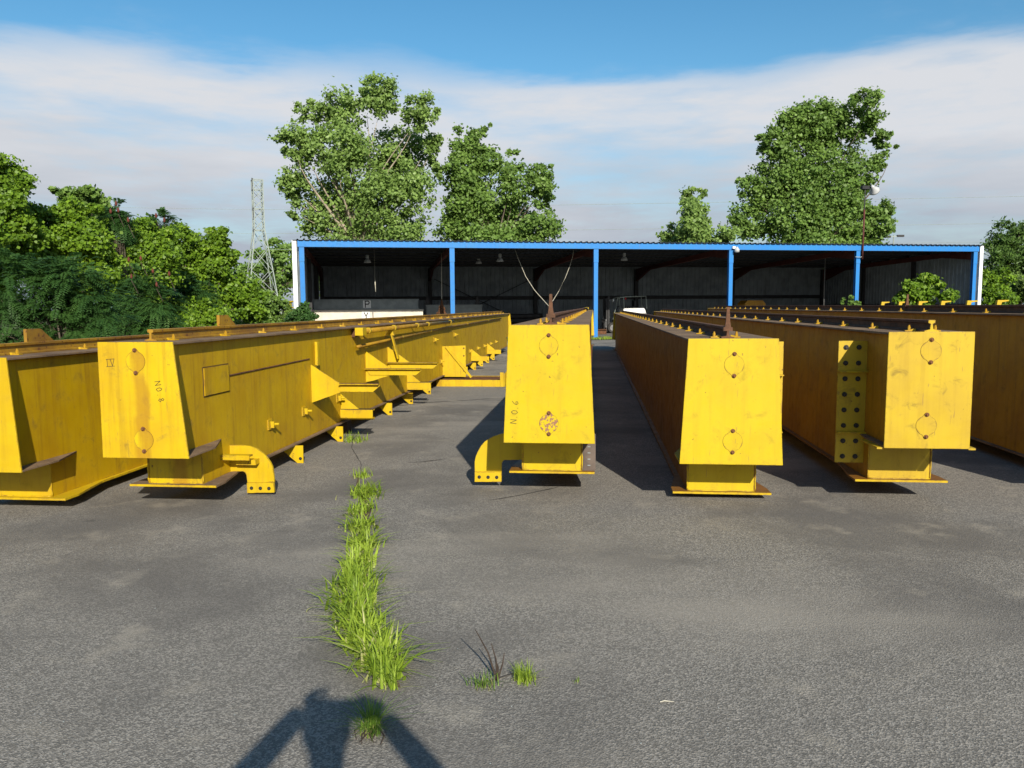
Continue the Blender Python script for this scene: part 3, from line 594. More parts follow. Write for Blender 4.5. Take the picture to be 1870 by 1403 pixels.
def lamp(px, py, v, label):
    u, z = shed_at(px, py, v); top = roof_z(v) - .02
    t = thing('high_bay_lamp', label, 'lamp', in_shed(u, v, z), SA, 'pendant lamps hung from the shed roof')
    add(t, MB().tube([(0,0,.30),(0,0,top - z)], .012, 6), 'hanger', 'dark_frame'); add(t, MB().lathe([(.07,.16),(.09,.2),(.09,.34),(.05,.38)], n=12), 'housing', 'bulb_grey')
    add(t, MB().lathe([(.19,-.06),(.20,-.05),(.15,.08),(.07,.16)], n=16), 'reflector', 'bulb_grey', smooth=True)
lamp(671, 478, 4.0, 'unlit high bay lamp above the beam lettered P'); lamp(913, 476, 3.2, 'unlit high bay lamp beside the hanging pale rope'); lamp(874, 480, 8.0, 'small dim high bay lamp deeper in the second bay'); lamp(1140, 474, 3.2, 'unlit high bay lamp above the forklift')
def cable(name, label, pts, r, mat, v, cat='cable'):
    u0, z0 = shed_at(*pts[0], v); b = in_shed(u0, v, 0); P = [in_shed(*[(u, v, z) for u, z in [shed_at(*p, v)]][0]) - b for p in pts]
    o = MB().tube(P, r, 6).build(name, M[mat], None, smooth=True); o.location = b; return tag(o, label, cat)
cable('pull_rope', 'thin pull cord with thick handle hanging above the beam lettered P', [(683,455),(684,470),(684.4,505),(685,515),(686,533)], [.008,.008,.008,.03,.02], 'rope', 3.0, 'cord')
cable('hanging_rope', 'straight pale rope hanging above the rusty chain heap', [(806,452),(806.5,500),(807,575)], .018, 'rope', 4.2, 'rope')
cable('slack_rope', 'pale rope sagging in a V from the shed roof over girder N.0.6', [(938,448),(946,472),(960,505),(976,530),(992,548),(1003,560),(1008,552),(1020,533),(1032,508),(1041,485),(1046,468),(1048,449)], .015, 'rope', 1.6, 'rope')
cable('conduit_drop', 'straight grey pipe dropping from the roof in the fourth bay', [(1508,452),(1506,500),(1504,572)], .03, 'steel_grey', 5.0, 'pipe')
# beams stored in the shed
def stored_beam(label, px0, px1, py0, py1, v, mat, letter, lpx, group='beams stored in the shed'):
    u0, z1 = shed_at(px0, py0, v); u1, _ = shed_at(px1, py0, v); z0 = max(.05, shed_at(px0, py1, v)[1])
    t = thing('stored_beam', label, 'beam', in_shed(u0, v, z0), SA, group); Lb, h = u1 - u0, z1 - z0
    add(t, MB().box(0, Lb, 0, .45, h - .06, h), 'top_flange', mat); add(t, MB().box(.05, Lb - .05, .06, .39, .05, h - .06), 'web', mat); add(t, MB().box(0, Lb, 0, .45, 0, .05), 'bottom_flange', mat)
    if letter:
        ul = shed_at(lpx, py0, v)[0] - u0; s = .32; p = add(t, MB().box(ul - .22, ul + .22, .052, .06, .08, h - .07), 'letter_panel', 'white')
        hh = min(.36, h - .2); add(p, strokes(text_lines(letter, ul - .1, .08 + (h - .15 - hh)/2, hh, 0, 0), .055, .004, .051), 'letter', 'black')
    return t, z0
_, zp = stored_beam('grey painted beam lettered P on top of the stack', 571, 765, 547, 566, 6.12, 'grey_beam', 'P', 670)
stored_beam('off white painted beam lettered Y under the grey beam', 571, 774, 566.6, 590, 6.1, 'white_beam', 'Y', 668)
stored_beam('dark grey box beam stored behind the rusty chain heap', 777, 882, 557, 585, 8.5, 'grey_beam', None, 0)
for px in (781, 872):
    u, z = shed_at(px, 557, 8.5); u2, z2 = shed_at(px, 541, 8.5)
    o = MB().prism([(-.16,0),(.16,0),(.04,z2 - z),(-.04,z2 - z)], 0, .1).build('steel_horse', M['dark_frame']); o.location = in_shed(u, 8.6, z); o.rotation_euler = (0,0,SA); tag(o, 'dark tapered steel stand on the dark grey box beam', 'stand', 'stands on the dark grey beam')
for i, (px0, px1, py0, py1, v) in enumerate([(885,925,575,592,8.0), (886,924,592,606,7.6)]):
    u0, z1 = shed_at(px0, py0, v); u1 = shed_at(px1, py0, v)[0]; z0 = max(.01, shed_at(px0, py1, v)[1])
    t = thing('steel_crate', ['grey steel crate stacked on another near the girder ends', 'grey steel crate at the bottom of the stack of two'][i], 'crate', in_shed(u0, v, z0), SA)
    add(t, MB().box(0, u1-u0, 0, .7, 0, z1 - z0 - .05), 'body', 'grey_beam'); add(t, MB().box(-.03, u1-u0+.03, -.03, .73, z1 - z0 - .05, z1 - z0), 'lid', 'steel_grey')
rnd = random.Random(4)
for row in range(4):        # dark pipes piled at the back of the third bay
    for i in range(7 - row):
        y = DEP - 5.2 + i * .33 + row * .165; u0 = 2*BAY - 6.2 + rnd.uniform(-.3, .3)
        o = MB().tube([(0,0,0),(rnd.uniform(5.0, 6.0),0,0)], .16, 10).build('steel_pipe', M['dark_frame' if rnd.random() < .6 else 'rust'], smooth=False)
        o.location = in_shed(u0, y, .17 + row * .285); o.rotation_euler = (0, 0, SA); tag(o, 'dark steel pipe in the pile behind the girder ends', 'pipe', 'pipes piled in the third bay')
for i in range(5):
    u0 = 2*BAY + .3 + i*.06; o = MB().box(0, 1.7, 0, .22, 0, .02).box(.0, 1.7, .1, .12, .02, .25).box(0, 1.7, 0, .22, .25, .27).build('steel_joist', M['rust']); o.location = in_shed(u0, 4.5 + i*.26, .01); o.rotation_euler = (0, 0, SA)
    tag(o, 'short rusty steel joist lying on the floor beside the forklift', 'joist', 'joists beside the forklift')
t = thing('crane_block', 'dull yellow steel block behind the girder ends in the fourth bay', 'block', in_shed(*[(u, 6, 0) for u, z in [shed_at(1360, 556, 6)]][0]), SA)
add(t, MB().prism([(0,0),(1.4,0),(1.4,1.75),(1.2,1.95),(.2,1.95),(0,1.75)], 0, 1.0), 'body', 'web_ochre'); add(t, MB().box(.1, 1.3, -.06, 0, .2, .5), 'foot_plate', 'rust')
# heap of rusty chain
hp = MB(); rnd = random.Random(8)
for i in range(90):
    a = rnd.uniform(0, 6.28); hgt = rnd.random() ** 1.3 * 1.0; rr = .48 * (1 - hgt / 1.15) * rnd.uniform(.75, 1.05); c = Vector((rr*math.cos(a), rr*math.sin(a), hgt))
    d1 = Vector((rnd.uniform(-1,1), rnd.uniform(-1,1), rnd.uniform(-1.2,.6))).normalized()*.10; d2 = d1.cross(Vector((rnd.uniform(-1,1), rnd.uniform(-1,1), rnd.uniform(-1,1)))).normalized()*.06
    hp.tube([c + d1*math.cos(k*math.pi/4) + d2*math.sin(k*math.pi/4) for k in range(9)], .022, 5)
hp.lathe([(.46,0),(.40,.25),(.25,.6),(.10,.95),(.06,1.25),(.02,1.4)], n=14)
u, z = shed_at(807, 572, 4.2); o = hp.build('chain_heap', M['rust']); o.location = in_shed(u, 4.2, z - .62); o.scale = (1, 1, 1.0); tag(o, 'rust brown heap of chain piled under the hanging rope', 'chain heap')
sb = MB().box(-.8, .8, -.6, .6, 0, z - .62).build('timber_block', M['dark_frame']); sb.location = in_shed(u, 4.3, 0.006); tag(sb, 'dark block carrying the rusty chain heap', 'block')
# ladder-shaped grey unit on post 4 and the flood light pole
u, z = shed_at(1339, 456, -.2)
t = thing('wall_camera', 'small white lamp fixed to the top of a blue shed post', 'lamp', in_shed(3*BAY + .05, -.2, z), SA); add(t, MB().box(-.06, .10, -.06, .115, .05, .17), 'mount', 'white'); add(t, MB().lathe([(.05,-.18),(.13,-.16),(.14,-.02),(.07,.06),(.05,.12)], (.16,-.1,.02), 14), 'lamp_head', 'bulb_grey', smooth=True)
u, z = shed_at(1570, 465, -.15); ut, ztp = shed_at(1575, 346, -.15)
t = thing('flood_light_pole', 'rusty pole with a round flood light rising above the shed roof', 'lamp', in_shed(4*BAY + .1, -.2, 0), SA)
add(t, MB().tube([(.06,0,z-.25),(.08,0,ztp - 1.1)], .05, 10), 'pole', 'red_oxide', smooth=True); add(t, MB().tube([(.08,0,ztp-1.1),(.085,0,ztp)], .03, 8), 'pole_top', 'dark_frame')
add(t, MB().box(-.14, .30, -.1, .1, ztp, ztp + .18), 'ballast_box', 'black'); add(t, MB().tube([(.09,0,z-.1),(-.05,0,z-.15),(-.38,0,z-.13)], .02, 6), 'bracket', 'galv')
hd = add(t, MB().lathe([(.07,.34),(.10,.18),(.26,-.06),(.29,-.12)], n=20), 'lamp_head', 'bulb_grey', smooth=True); hd.location = (.58, -.05, ztp - .02); hd.rotation_euler = (math.radians(28), math.radians(-52), 0)
lens = add(hd, MB().lathe([(.275,-.125),(.2,-.155),(.05,-.165)], n=20), 'lens', 'glass', smooth=True)
add(t, MB().bar((.25,0,ztp+.08), (.45,0,ztp+.06), .06, .06), 'yoke', 'dark_frame')
c = at_y(1632, 433, 120); t = thing('yard_light_pole', 'distant twin headed light pole just above the shed roof', 'lamp', (c.x, 120, 0))
add(t, MB().tube([(0,0,0),(0,0,c.z + .3)], .09, 8), 'pole', 'galv'); add(t, MB().box(-1.5, -.5, -.2, .2, c.z - .1, c.z + .2), 'lamp_head', 'black'); add(t, MB().box(.5, 1.5, -.2, .2, c.z, c.z + .3), 'lamp_head', 'black'); add(t, MB().box(-.5, .5, -.06, .06, c.z + .02, c.z + .14), 'cross_arm', 'galv')

# forklift
fk = at_y(1106, 600, 48.5); t = thing('forklift', 'white and black forklift truck parked inside the shed', 'forklift', (fk.x, 48.5, .006), math.radians(8))
add(t, MB().prism([(.55,.25),(2.25,.2),(2.45,.5),(2.45,1.15),(2.3,1.5),(1.0,1.5),(.95,.95),(.55,.8)], -.5, .5), 'body', 'steel_grey', bevel=.03)
add(t, MB().prism([(.98,1.18),(2.38,1.18),(2.36,1.36),(2.26,1.52),(1.02,1.52),(.96,1.4)], -.53, .53), 'counterweight', 'white', bevel=.04)
gd = MB()
for y in (-.48, .48):
    gd.tube([(.35,y,.85),(.62,y,2.12),(1.1,y,2.2),(2.38,y,2.24),(2.44,y,1.5)], .035, 8); gd.tube([(1.02,y,1.5),(.98,y,2.2)], .035, 8)
for i in range(6): gd.tube([(.8 + i*.3,-.48,2.19 + i*.008),(.8 + i*.3,.48,2.19 + i*.008)], .025, 6)
add(t, gd, 'overhead_guard', 'galv'); add(t, MB().box(1.25, 1.8, -.26, .26, 1.52, 1.62).box(1.72, 1.85, -.26, .26, 1.62, 1.98), 'seat', 'black', bevel=.03)
ms = MB()
for y in (-.36, .36): ms.box(.02, .14, y - .05, y + .05, .1, 2.25); ms.box(-.08, .0, y - .035, y + .035, .1, 2.1)
for z in (.5, 1.3, 2.15): ms.box(.03, .12, -.36, .36, z, z + .1)
m_ = add(t, ms, 'mast', 'black'); add(m_, MB().box(-.13, -.085, -.5, .5, .35, .45).box(-.13, -.085, -.5, .5, .75, .85).box(-.12, -.09, -.45, -.4, .35, .85).box(-.12, -.09, .4, .45, .35, .85), 'fork_carriage', 'steel_grey')
for y in (-.25, .25): add(m_, MB().prism([(-.13,.75),(-.17,.75),(-.17,.06),(-1.2,.05),(-1.2,.035),(-.13,.02)], y - .05, y + .05), 'fork', 'dark_frame')
add(t, MB().tube([(.14,0,.4),(.14,0,2.0)], .045, 8), 'lift_cylinder', 'black'); add(t, MB().tube([(.5,-.05,1.1),(.78,-.05,1.62)], .03, 6).lathe([(.18,0),(.18,.03)], (.8,-.05,1.62), 14), 'steering_wheel', 'black')
for x, y, r in ((.32,-.46,.33),(.32,.46,.33),(1.95,-.44,.27),(1.95,.44,.27)):
    w_ = add(t, MB().lathe([(r*.6,-.11),(r*.93,-.11),(r,-.07),(r,.07),(r*.93,.11),(r*.6,.11)], (x, y, r), 20, 'y'), 'wheel', 'rubber', smooth=False)
    add(w_, MB().lathe([(r*.58,-.115),(r*.3,-.09),(r*.3,.09),(r*.58,.115)], (x, y, r), 16, 'y'), 'rim', 'steel_grey')
for y in (-.45, .45): add(t, MB().lathe([(.09,0),(.07,.08)], (.30, y, 2.0), 10, 'x'), 'headlight', 'glass')
add(t, MB().lathe([(.05,0),(.05,.12),(.03,.15)], (1.15,-.3,2.03), 10), 'warning_light', 'red')

# yellow spool outside the shed
c = at_y(530, 556, 60); t = thing('cable_spool', 'small yellow spool shaped post standing outside past the shed corner', 'spool', (c.x, 60, c.z - .3))
add(t, MB().lathe([(.27,0),(.27,.06),(.12,.14),(.12,.42),(.27,.50),(.27,.56)], n=16), 'drum', 'yellow'); add(t, MB().lathe([(.1,-c.z+.28),(.1,0)], n=10), 'stand', 'dark_frame')

# ------------------------------------------------------------------ lattice pylon and its wires
c = at_y(477, 540, 150); ty = thing('lattice_pylon', 'tall green grey lattice power pylon behind the thicket', 'pylon', (c.x, 150, 0), math.radians(28))
def pz(py): return at_y(477, py, 150).z
LEV = [(0, 3.1), (pz(540), 2.5), (pz(495), 1.95), (pz(455), 1.38), (pz(421), .92), (pz(402), .88), (pz(382), .88), (pz(365), .86), (pz(347), .86), (pz(329), .90)]
for sx, sy in ((-1,-1),(1,-1),(1,1),(-1,1)):
    mb = MB()
    for (z0, h0), (z1, h1) in zip(LEV, LEV[1:]): mb.bar((sx*h0, sy*h0, z0), (sx*h1, sy*h1, z1), .16, .16)
    add(ty, mb, 'leg', 'galv')
cor = [(-1,-1),(1,-1),(1,1),(-1,1)]
for i in range(4):
    a, b = cor[i], cor[(i+1) % 4]; mb = MB()
    for (z0, h0), (z1, h1) in zip(LEV, LEV[1:]):
        mb.bar((a[0]*h0, a[1]*h0, z0), (b[0]*h1, b[1]*h1, z1), .085, .085); mb.bar((b[0]*h0, b[1]*h0, z0), (a[0]*h1, a[1]*h1, z1), .085, .085)
    for z, h in LEV[4:]: 
        if z in (LEV[4][0], LEV[6][0], LEV[9][0], LEV[8][0]): mb.bar((a[0]*h, a[1]*h, z), (b[0]*h, b[1]*h, z), .15, .15)
    add(ty, mb, 'bracing', 'galv')
for k in (9, 6, 4): add(ty, MB().bar((-LEV[k][1]*1.0, -LEV[k][1], LEV[k][0]), (-LEV[k][1] - .25, -LEV[k][1]-.2, LEV[k][0] + .1), .18, .18), 'arm', 'steel_grey')
for k in (9, 6, 4):
    mb = MB()
    for j in range(9): mb.lathe([(.05,0),(.14,.04),(.14,.08),(.05,.14)], (-LEV[k][1]-.2, -LEV[k][1]-.1, LEV[k][0] - .35 - j*.22), 8)
    add(ty, mb, 'insulator', 'steel_grey')
for i, (zt_, zr_) in enumerate(((pz(383), 21.8), (pz(427), 16.9), (pz(456), 13.4))):
    P = []
    for k in range(25):
        f = k / 24; P.append((c.x + .6 + f * 230, 150 - f*10, zt_ + (zr_ - zt_) * f - 2.6*4*f*(1-f) * .12))
    o = MB().tube(P, .03, 5).build('power_line', M['galv']); tag(o, ['topmost thin power line running from the pylon', 'middle thin power line running from the pylon', 'lowest thin power line running from the pylon'][i], 'wire', 'power lines')
    if i < 2:
        P = [(c.x - .6 - f*110/10, 150 - f*1.0, zt_ + f*.12) for f in range(11)]
        o = MB().tube(P, .025, 5).build('power_line', M['galv']); tag(o, ['upper thin power line leaving the pylon over the thicket', 'lower thin power line leaving the pylon over the thicket'][i], 'wire', 'power lines')

# ------------------------------------------------------------------ foliage
def leaf_mesh(name, mat, C, A, B, fold, tint):
    """rhombic leaves: centres C, half-length vectors A, half-width vectors B"""
    n = len(C); Nn = np.cross(A, B); Nn /= np.linalg.norm(Nn, axis=1, keepdims=True) + 1e-9; f = Nn * (np.linalg.norm(B, axis=1, keepdims=True) * fold)
    V = np.empty((n, 4, 3), np.float32); V[:,0] = C - A; V[:,1] = C + B + f - A*.1; V[:,2] = C + A; V[:,3] = C - B + f - A*.1
    m = bpy.data.meshes.new(name); m.vertices.add(n*4); m.vertices.foreach_set('co', V.ravel()); m.loops.add(n*4); m.loops.foreach_set('vertex_index', np.arange(n*4, dtype=np.int32))
    m.polygons.add(n); m.polygons.foreach_set('loop_start', np.arange(0, n*4, 4, dtype=np.int32)); m.polygons.foreach_set('loop_total', np.full(n, 4, np.int32))
    m.update(calc_edges=True); at = m.attributes.new('tint', 'FLOAT', 'FACE'); at.data.foreach_set('value', np.clip(tint, 0, 1).astype(np.float32)); m.materials.append(mat); return m
def unit(rng, n):
    v = rng.normal(size=(n, 3)); return v / np.linalg.norm(v, axis=1, keepdims=True)
def cloud(rng, lobes, n, clump=0.30, per=160, shell=(0.45, 1.0), zmin=0.05):
    """leaf positions gathered in clumps spread through the lobes; returns positions, outward directions, clump tint"""
    C = np.array([l[0] for l in lobes]); R = np.array([l[1] for l in lobes], float); w = R.prod(axis=1) ** (2/3); w /= w.sum(); k = max(8, n // per)
    li = rng.choice(len(lobes), k, p=w); d = unit(rng, k); f = shell[0] + (shell[1] - shell[0]) * rng.random(k) ** .7
    cc = C[li] + d * R[li] * f[:, None]; cs = R[li].mean(axis=1) * clump * rng.uniform(.6, 1.35, k); ct = rng.uniform(-.18, .18, k)
    ci = rng.integers(0, k, n); off = rng.normal(size=(n, 3)) * cs[ci][:, None] * np.array([1, 1, .75]) * .62
    P = cc[ci] + off; D = (P - C[li][ci]); D /= np.linalg.norm(D, axis=1, keepdims=True) + 1e-9; keep = P[:, 2] > zmin
    return P[keep], D[keep], ct[ci][keep], cc
def leaves_from(rng, P, D, ct, size, aspect=.42, out=.35, droop=.25):
    n = len(P); A = unit(rng, n) + D * out; A[:, 2] -= droop; A /= np.linalg.norm(A, axis=1, keepdims=True)
    up = unit(rng, n) + D * .5 + np.array([0.15, -0.75, .75]); B = np.cross(A, up); B /= np.linalg.norm(B, axis=1, keepdims=True) + 1e-9
    L = size * rng.uniform(.6, 1.3, n)[:, None]; return A * L/2, B * L/2 * aspect * 2, .5 + ct + rng.normal(size=n) * .2
def limbs(mb, rng, base, r0, tops, z_split, wob=.12):
    """trunk with limbs that climb to the given points"""
    base = Vector(base); fork = base + Vector((rng.normal()*.2, 0, z_split)); mb.tube([base - Vector((0,0,.1)), base.lerp(fork, .5) + Vector((rng.normal()*.08*z_split*.3, 0, 0)), fork], [r0, r0*.85, r0*.72], 9)
    for t in tops:
        t = Vector(t); d = (t - fork) * .86; e = fork + d; c1 = fork + Vector((d.x*.25, d.y*.25, d.z*.55)) + Vector((rng.normal(), rng.normal(), rng.normal()*.3)) * d.length * wob*.5; c2 = fork + d*.72 + Vector((rng.normal(), rng.normal(), rng.normal()*.3)) * d.length * wob*.5
        P = [fork*(1-f)**3 + c1*3*f*(1-f)**2 + c2*3*f*f*(1-f) + e*f**3 for f in (k/8 for k in range(9))]
        mb.tube(P, [r0*(.42*(1-f)**1.2 + .035) for f in (k/8 for k in range(9))], 6)
def plant(name, label, cat, seed, lobes_px, Y, base_px, n, size, leaf, bark='bark_dark', r0=.1, z_split=1.0, group=None, depth=.8, aspect=.42, per=160, clump=.3, ntops=14, shell=(.45,1.0), droop=.25, extra=None, split=True, crown='crown', stem='trunk'):
    """lobes_px: (px, py, radius px[, Y]) read off the photograph at distance Y"""
    rng = np.random.default_rng(seed); lobes = []
    for l in lobes_px:
        y = l[3] if len(l) > 3 else Y; k = y / F_PX; c = at_y(l[0], l[1], y); yy = rng.uniform(-1, 1) * l[2] * k * .9 if len(l) < 4 else 0
        lobes.append(((c.x, y + yy, c.z), (l[2]*k*.88, l[2]*k*depth, l[2]*k*.88)))
    b = at_y(base_px, 560, Y); base = Vector((b.x, Y, 0))
    t = thing(name, label, cat, base, 0, group); bn = np.array([base.x, base.y, 0])
    P, D, ct, cc = cloud(rng, lobes, n, clump, per, shell); A, B, ti = leaves_from(rng, P, D, ct, size, aspect, droop=droop)
    link(crown, leaf_mesh(crown, M[leaf], P - bn, A, B, .25, ti), t)
    mb = MB(); tops = [Vector(lb[0]) - base for lb in lobes]; idx = rng.choice(len(cc), min(ntops, len(cc)), replace=False); tops += [Vector(cc[i]) - base for i in idx]
    limbs(mb, rng, (0,0,0), r0, tops, z_split); mb.build(stem, M[bark], t, smooth=True)
    return t

BK = 'trees standing behind the shed'
plant('poplar_tree', 'tallest loose crowned poplar behind the shed, pale branches showing', 'tree', 11,
      [(700,182,40),(672,165,22),(620,205,48),(770,215,38),(575,210,26),(545,200,16),(560,270,46),(640,285,62),(715,280,60),(785,262,28),(540,345,36),(535,275,20),(600,375,58),(680,370,64),(755,350,50),(575,425,40),(650,440,58),(740,430,55),(620,500,60),(720,500,60),(795,300,22),(540,385,22)], 66, 655, 62000, .26, 'leaf_poplar', 'bark', .42, 5.5, BK, per=90, clump=.29, ntops=20, shell=(.25,1.0))
plant('poplar_tree', 'darker twin peaked tree beside the tallest one behind the shed', 'tree', 12,
      [(855,262,34),(888,235,15),(845,320,44),(885,305,34),(865,375,56),(940,335,42),(937,287,18),(985,335,30),(998,360,26),(920,400,60),(985,415,42),(835,415,44),(900,470,60),(970,470,55),(995,305,14)], 69, 905, 50000, .27, 'leaf_deep', 'bark_dark', .34, 4.0, BK, per=90, clump=.28, shell=(.35,1.0))
plant('young_poplar_tree', 'small slender young tree behind the shed between the taller ones', 'tree', 13,
      [(1258,345,15),(1284,350,10),(1262,366,22),(1262,390,30),(1256,414,36),(1238,434,30),(1280,430,32),(1318,430,24),(1218,402,9),(1262,470,48)], 64, 1262, 13000, .26, 'leaf_poplar', 'bark', .16, 4.0, BK, per=60, clump=.36, shell=(.2,1.0))
plant('poplar_tree', 'broad dense tree behind the shed with the flood light before it', 'tree', 14,
      [(1500,210,44),(1580,197,36),(1455,220,38),(1540,235,58),(1470,285,62),(1412,262,32),(1600,235,26),(1425,340,56),(1505,345,68),(1565,320,46),(1622,262,22),(1638,268,12),(1372,345,30),(1372,400,40),(1450,415,62),(1540,405,60),(1600,400,32),(1615,388,20),(1600,432,34),(1480,480,70),(1570,480,60),(1605,295,20)], 76, 1490, 80000, .30, 'leaf_deep', 'bark_dark', .45, 5.0, BK, per=90, clump=.27, shell=(.35,1.0), ntops=22)
plant('pine_tree', 'dark green pine past the white trimmed end of the shed', 'tree', 15,
      [(1850,430,32),(1885,440,45),(1825,455,30),(1815,480,28),(1850,480,40),(1900,480,50),(1808,448,12),(1840,412,10),(1862,406,12),(1800,500,20),(1850,530,50)], 78, 1862, 22000, .42, 'leaf_pine', 'bark_dark', .3, 5.0, None, aspect=.16, per=80, clump=.3)
plant('scrub_bush', 'yellow green bush in front of the pine past the shed end', 'bush', 16, [(1800,515,26),(1825,520,28),(1810,545,30),(1790,548,16)], 60, 1805, 8000, .20, 'leaf_vine', r0=.06, z_split=.4, group='bushes past the shed end', crown='foliage', stem='stems')
plant('scrub_bush', 'brownish green scrub bush under the pine', 'bush', 17, [(1850,520,28),(1880,525,40),(1850,548,30)], 62, 1858, 8000, .20, 'leaf_scrub', r0=.06, z_split=.4, group='bushes past the shed end', crown='foliage', stem='stems')
plant('vine_mound', 'bright green vine mound climbing before the right hand shed wall', 'vine', 18, [(1662,532,20),(1700,522,24),(1697,506,9),(1718,535,20),(1735,545,12),(1648,548,14),(1690,548,26),(1742,536,7)], 43.6, 1690, 7000, .20, 'leaf_vine', r0=.05, z_split=.4, aspect=.5, per=60, clump=.32, crown='foliage', stem='stems')
plant('leafy_weed', 'small leafy weed growing at the foot of a blue shed post', 'weed', 19, [(1553,545,9),(1541,552,8),(1560,552,9),(1552,560,12)], 42.6, 1552, 700, .17, 'leaf_deep', r0=.02, z_split=.4, per=30, crown='foliage', stem='stems', ntops=5)
plant('corner_bush', 'dark green bush at the foot of the white corner trim', 'bush', 20, [(556,566,16),(545,575,14),(568,580,16),(538,585,16),(556,590,22)], 38.0, 553, 5000, .12, 'leaf_sumac', r0=.04, z_split=.4, per=60, crown='foliage', stem='stems')
plant('far_tree', 'hazy green tree far behind the pylon', 'tree', 21, [(500,455,22),(475,475,25),(525,470,28),(460,505,28),(500,510,35),(540,510,35),(450,525,25)], 175, 500, 9000, .75, 'leaf_deep', r0=.4, z_split=6, per=60)

# thicket along the left edge of the yard
TH = 'thicket plants along the yard edge'
plant('vine_covered_tree', 'tall vine covered tree at the outer end of the thicket', 'tree', 31, [(-20,330,50),(15,375,46),(-50,390,70),(20,430,55),(-40,470,80),(-15,290,24),(45,420,30)], 22, -20, 42000, .10, 'leaf_vine', r0=.16, z_split=1.5, group=TH, per=110, clump=.28, aspect=.5)
plant('vine_covered_tree', 'vine draped tree with a rounded pale top above the thicket', 'tree', 32, [(90,420,44),(130,398,36),(150,440,52),(95,470,56),(160,500,60),(120,380,22),(165,385,18),(60,440,40)], 25, 120, 46000, .105, 'leaf_vine', r0=.15, z_split=1.5, group=TH, per=110, clump=.26, aspect=.5)
plant('vine_covered_tree', 'yellow green vine covered mound behind the red coned sumac', 'tree', 33, [(215,440,44),(260,440,42),(230,490,56),(290,480,55),(195,490,50),(270,530,58),(245,412,22),(300,440,28)], 28, 245, 46000, .115, 'leaf_vine', r0=.14, z_split=1.3, group=TH, per=110, clump=.26, aspect=.5)
plant('vine_covered_tree', 'vine covered tree at the inner end of the thicket near the pylon', 'tree', 34, [(330,440,34),(370,448,36),(402,440,24),(345,490,50),(395,480,40),(380,530,55),(425,535,40),(450,560,34),(320,425,14),(412,470,20)], 34, 370, 46000, .13, 'leaf_vine', r0=.14, z_split=1.4, group=TH, per=110, clump=.27, aspect=.5)
plant('leafy_tree', 'grey green tree top peeping over the vine covered thicket', 'tree', 35, [(125,360,22),(160,360,22),(140,385,40),(180,375,18),(105,352,10)], 34, 140, 6000, .19, 'leaf_deep', r0=.16, z_split=3.0, group=TH, per=60)
plant('scrub_bush', 'round green bush just below the pylon legs', 'bush', 36, [(495,548,24),(470,560,26),(510,565,20),(480,580,30),(450,585,25),(505,580,20)], 41, 485, 9000, .15, 'leaf_deep', r0=.06, z_split=.5, group=TH, crown='foliage', stem='stems', per=70)
plant('scrub_bush', 'low mixed green bush in front of the vine covered tree', 'bush', 37, [(330,570,34),(365,575,30),(300,580,34),(400,585,26),(345,600,34)], 29, 345, 10000, .12, 'leaf_vine', r0=.05, z_split=.4, group=TH, crown='foliage', stem='stems', per=70)

def sumac(label, seed, lobes_px, Y, base_px, n_frond, flen, cones=(), cone_y=None):
    rng = np.random.default_rng(seed); lobes = []
    for l in lobes_px:
        y = l[3] if len(l) > 3 else Y; k = y / F_PX; c = at_y(l[0], l[1], y); lobes.append(((c.x, y + (rng.uniform(-.5,.5)*l[2]*k), c.z), (l[2]*k, l[2]*k, l[2]*k*.9)))
    b = at_y(base_px, 560, Y); base = Vector((b.x, Y, 0)); bn = np.array([base.x, base.y, 0]); t = thing('sumac_shrub', label, 'shrub', base, 0, TH)
    P, D, ct, cc = cloud(rng, lobes, n_frond, .22, 14, (.35, 1.0), .15); n = len(P)
    D = D + unit(rng, n)*.5; D[:, 2] += .25; D /= np.linalg.norm(D, axis=1, keepdims=True); side = np.cross(D, [0, 0, 1]); side /= np.linalg.norm(side, axis=1, keepdims=True) + 1e-9
    Cs, As, Bs, Ts = [], [], [], []; L = flen * rng.uniform(.7, 1.3, n)[:, None]; tn = .5 + ct + rng.normal(size=n)*.14
    for j in range(8):
        f = (j + 1.2) / 8.6; mid = P + D * L * f - np.array([0,0,1]) * L * (.55 * f * f); dd = D - np.array([0,0,1.1]) * f; dd /= np.linalg.norm(dd, axis=1, keepdims=True); ll = L * .30 * (1 - abs(f - .45) * .8)
        for sg in (-1, 1):
            a = side * sg * .9 + dd * .5 - np.array([0,0,.25]); a /= np.linalg.norm(a, axis=1, keepdims=True); bb = np.cross(a, np.cross(dd, side)); bb /= np.linalg.norm(bb, axis=1, keepdims=True) + 1e-9
            Cs.append(mid + a * ll * .5); As.append(a * ll * .5); Bs.append(bb * ll * .15); Ts.append(tn + rng.normal(size=n)*.08)
    link('crown', leaf_mesh('crown', M['leaf_sumac'], np.concatenate(Cs) - bn, np.concatenate(As), np.concatenate(Bs), .2, np.concatenate(Ts)), t)
    mb = MB(); idx = rng.choice(len(cc), min(26, len(cc)), replace=False); limbs(mb, rng, (0,0,0), .07, [Vector(l[0]) - base for l in lobes] + [Vector(cc[i]) - base for i in idx], .5); mb.build('trunk', M['bark_dark'], t, smooth=True)
    for px, py in cones:
        y = cone_y or Y - .9; q = at_y(px, py, y) - base; s = y / F_PX
        add(t, MB().lathe([(.4*s, -4.5*s), (2.0*s, -3*s), (2.4*s, 0), (1.6*s, 3*s), (.4*s, 5*s)], q, 8), 'seed_cone', 'cone', smooth=True)
        add(t, MB().tube([q + Vector((0,0,-8*s)), q + Vector((0, .35, -30*s))], .012, 5), 'cone_stalk', 'bark_dark')
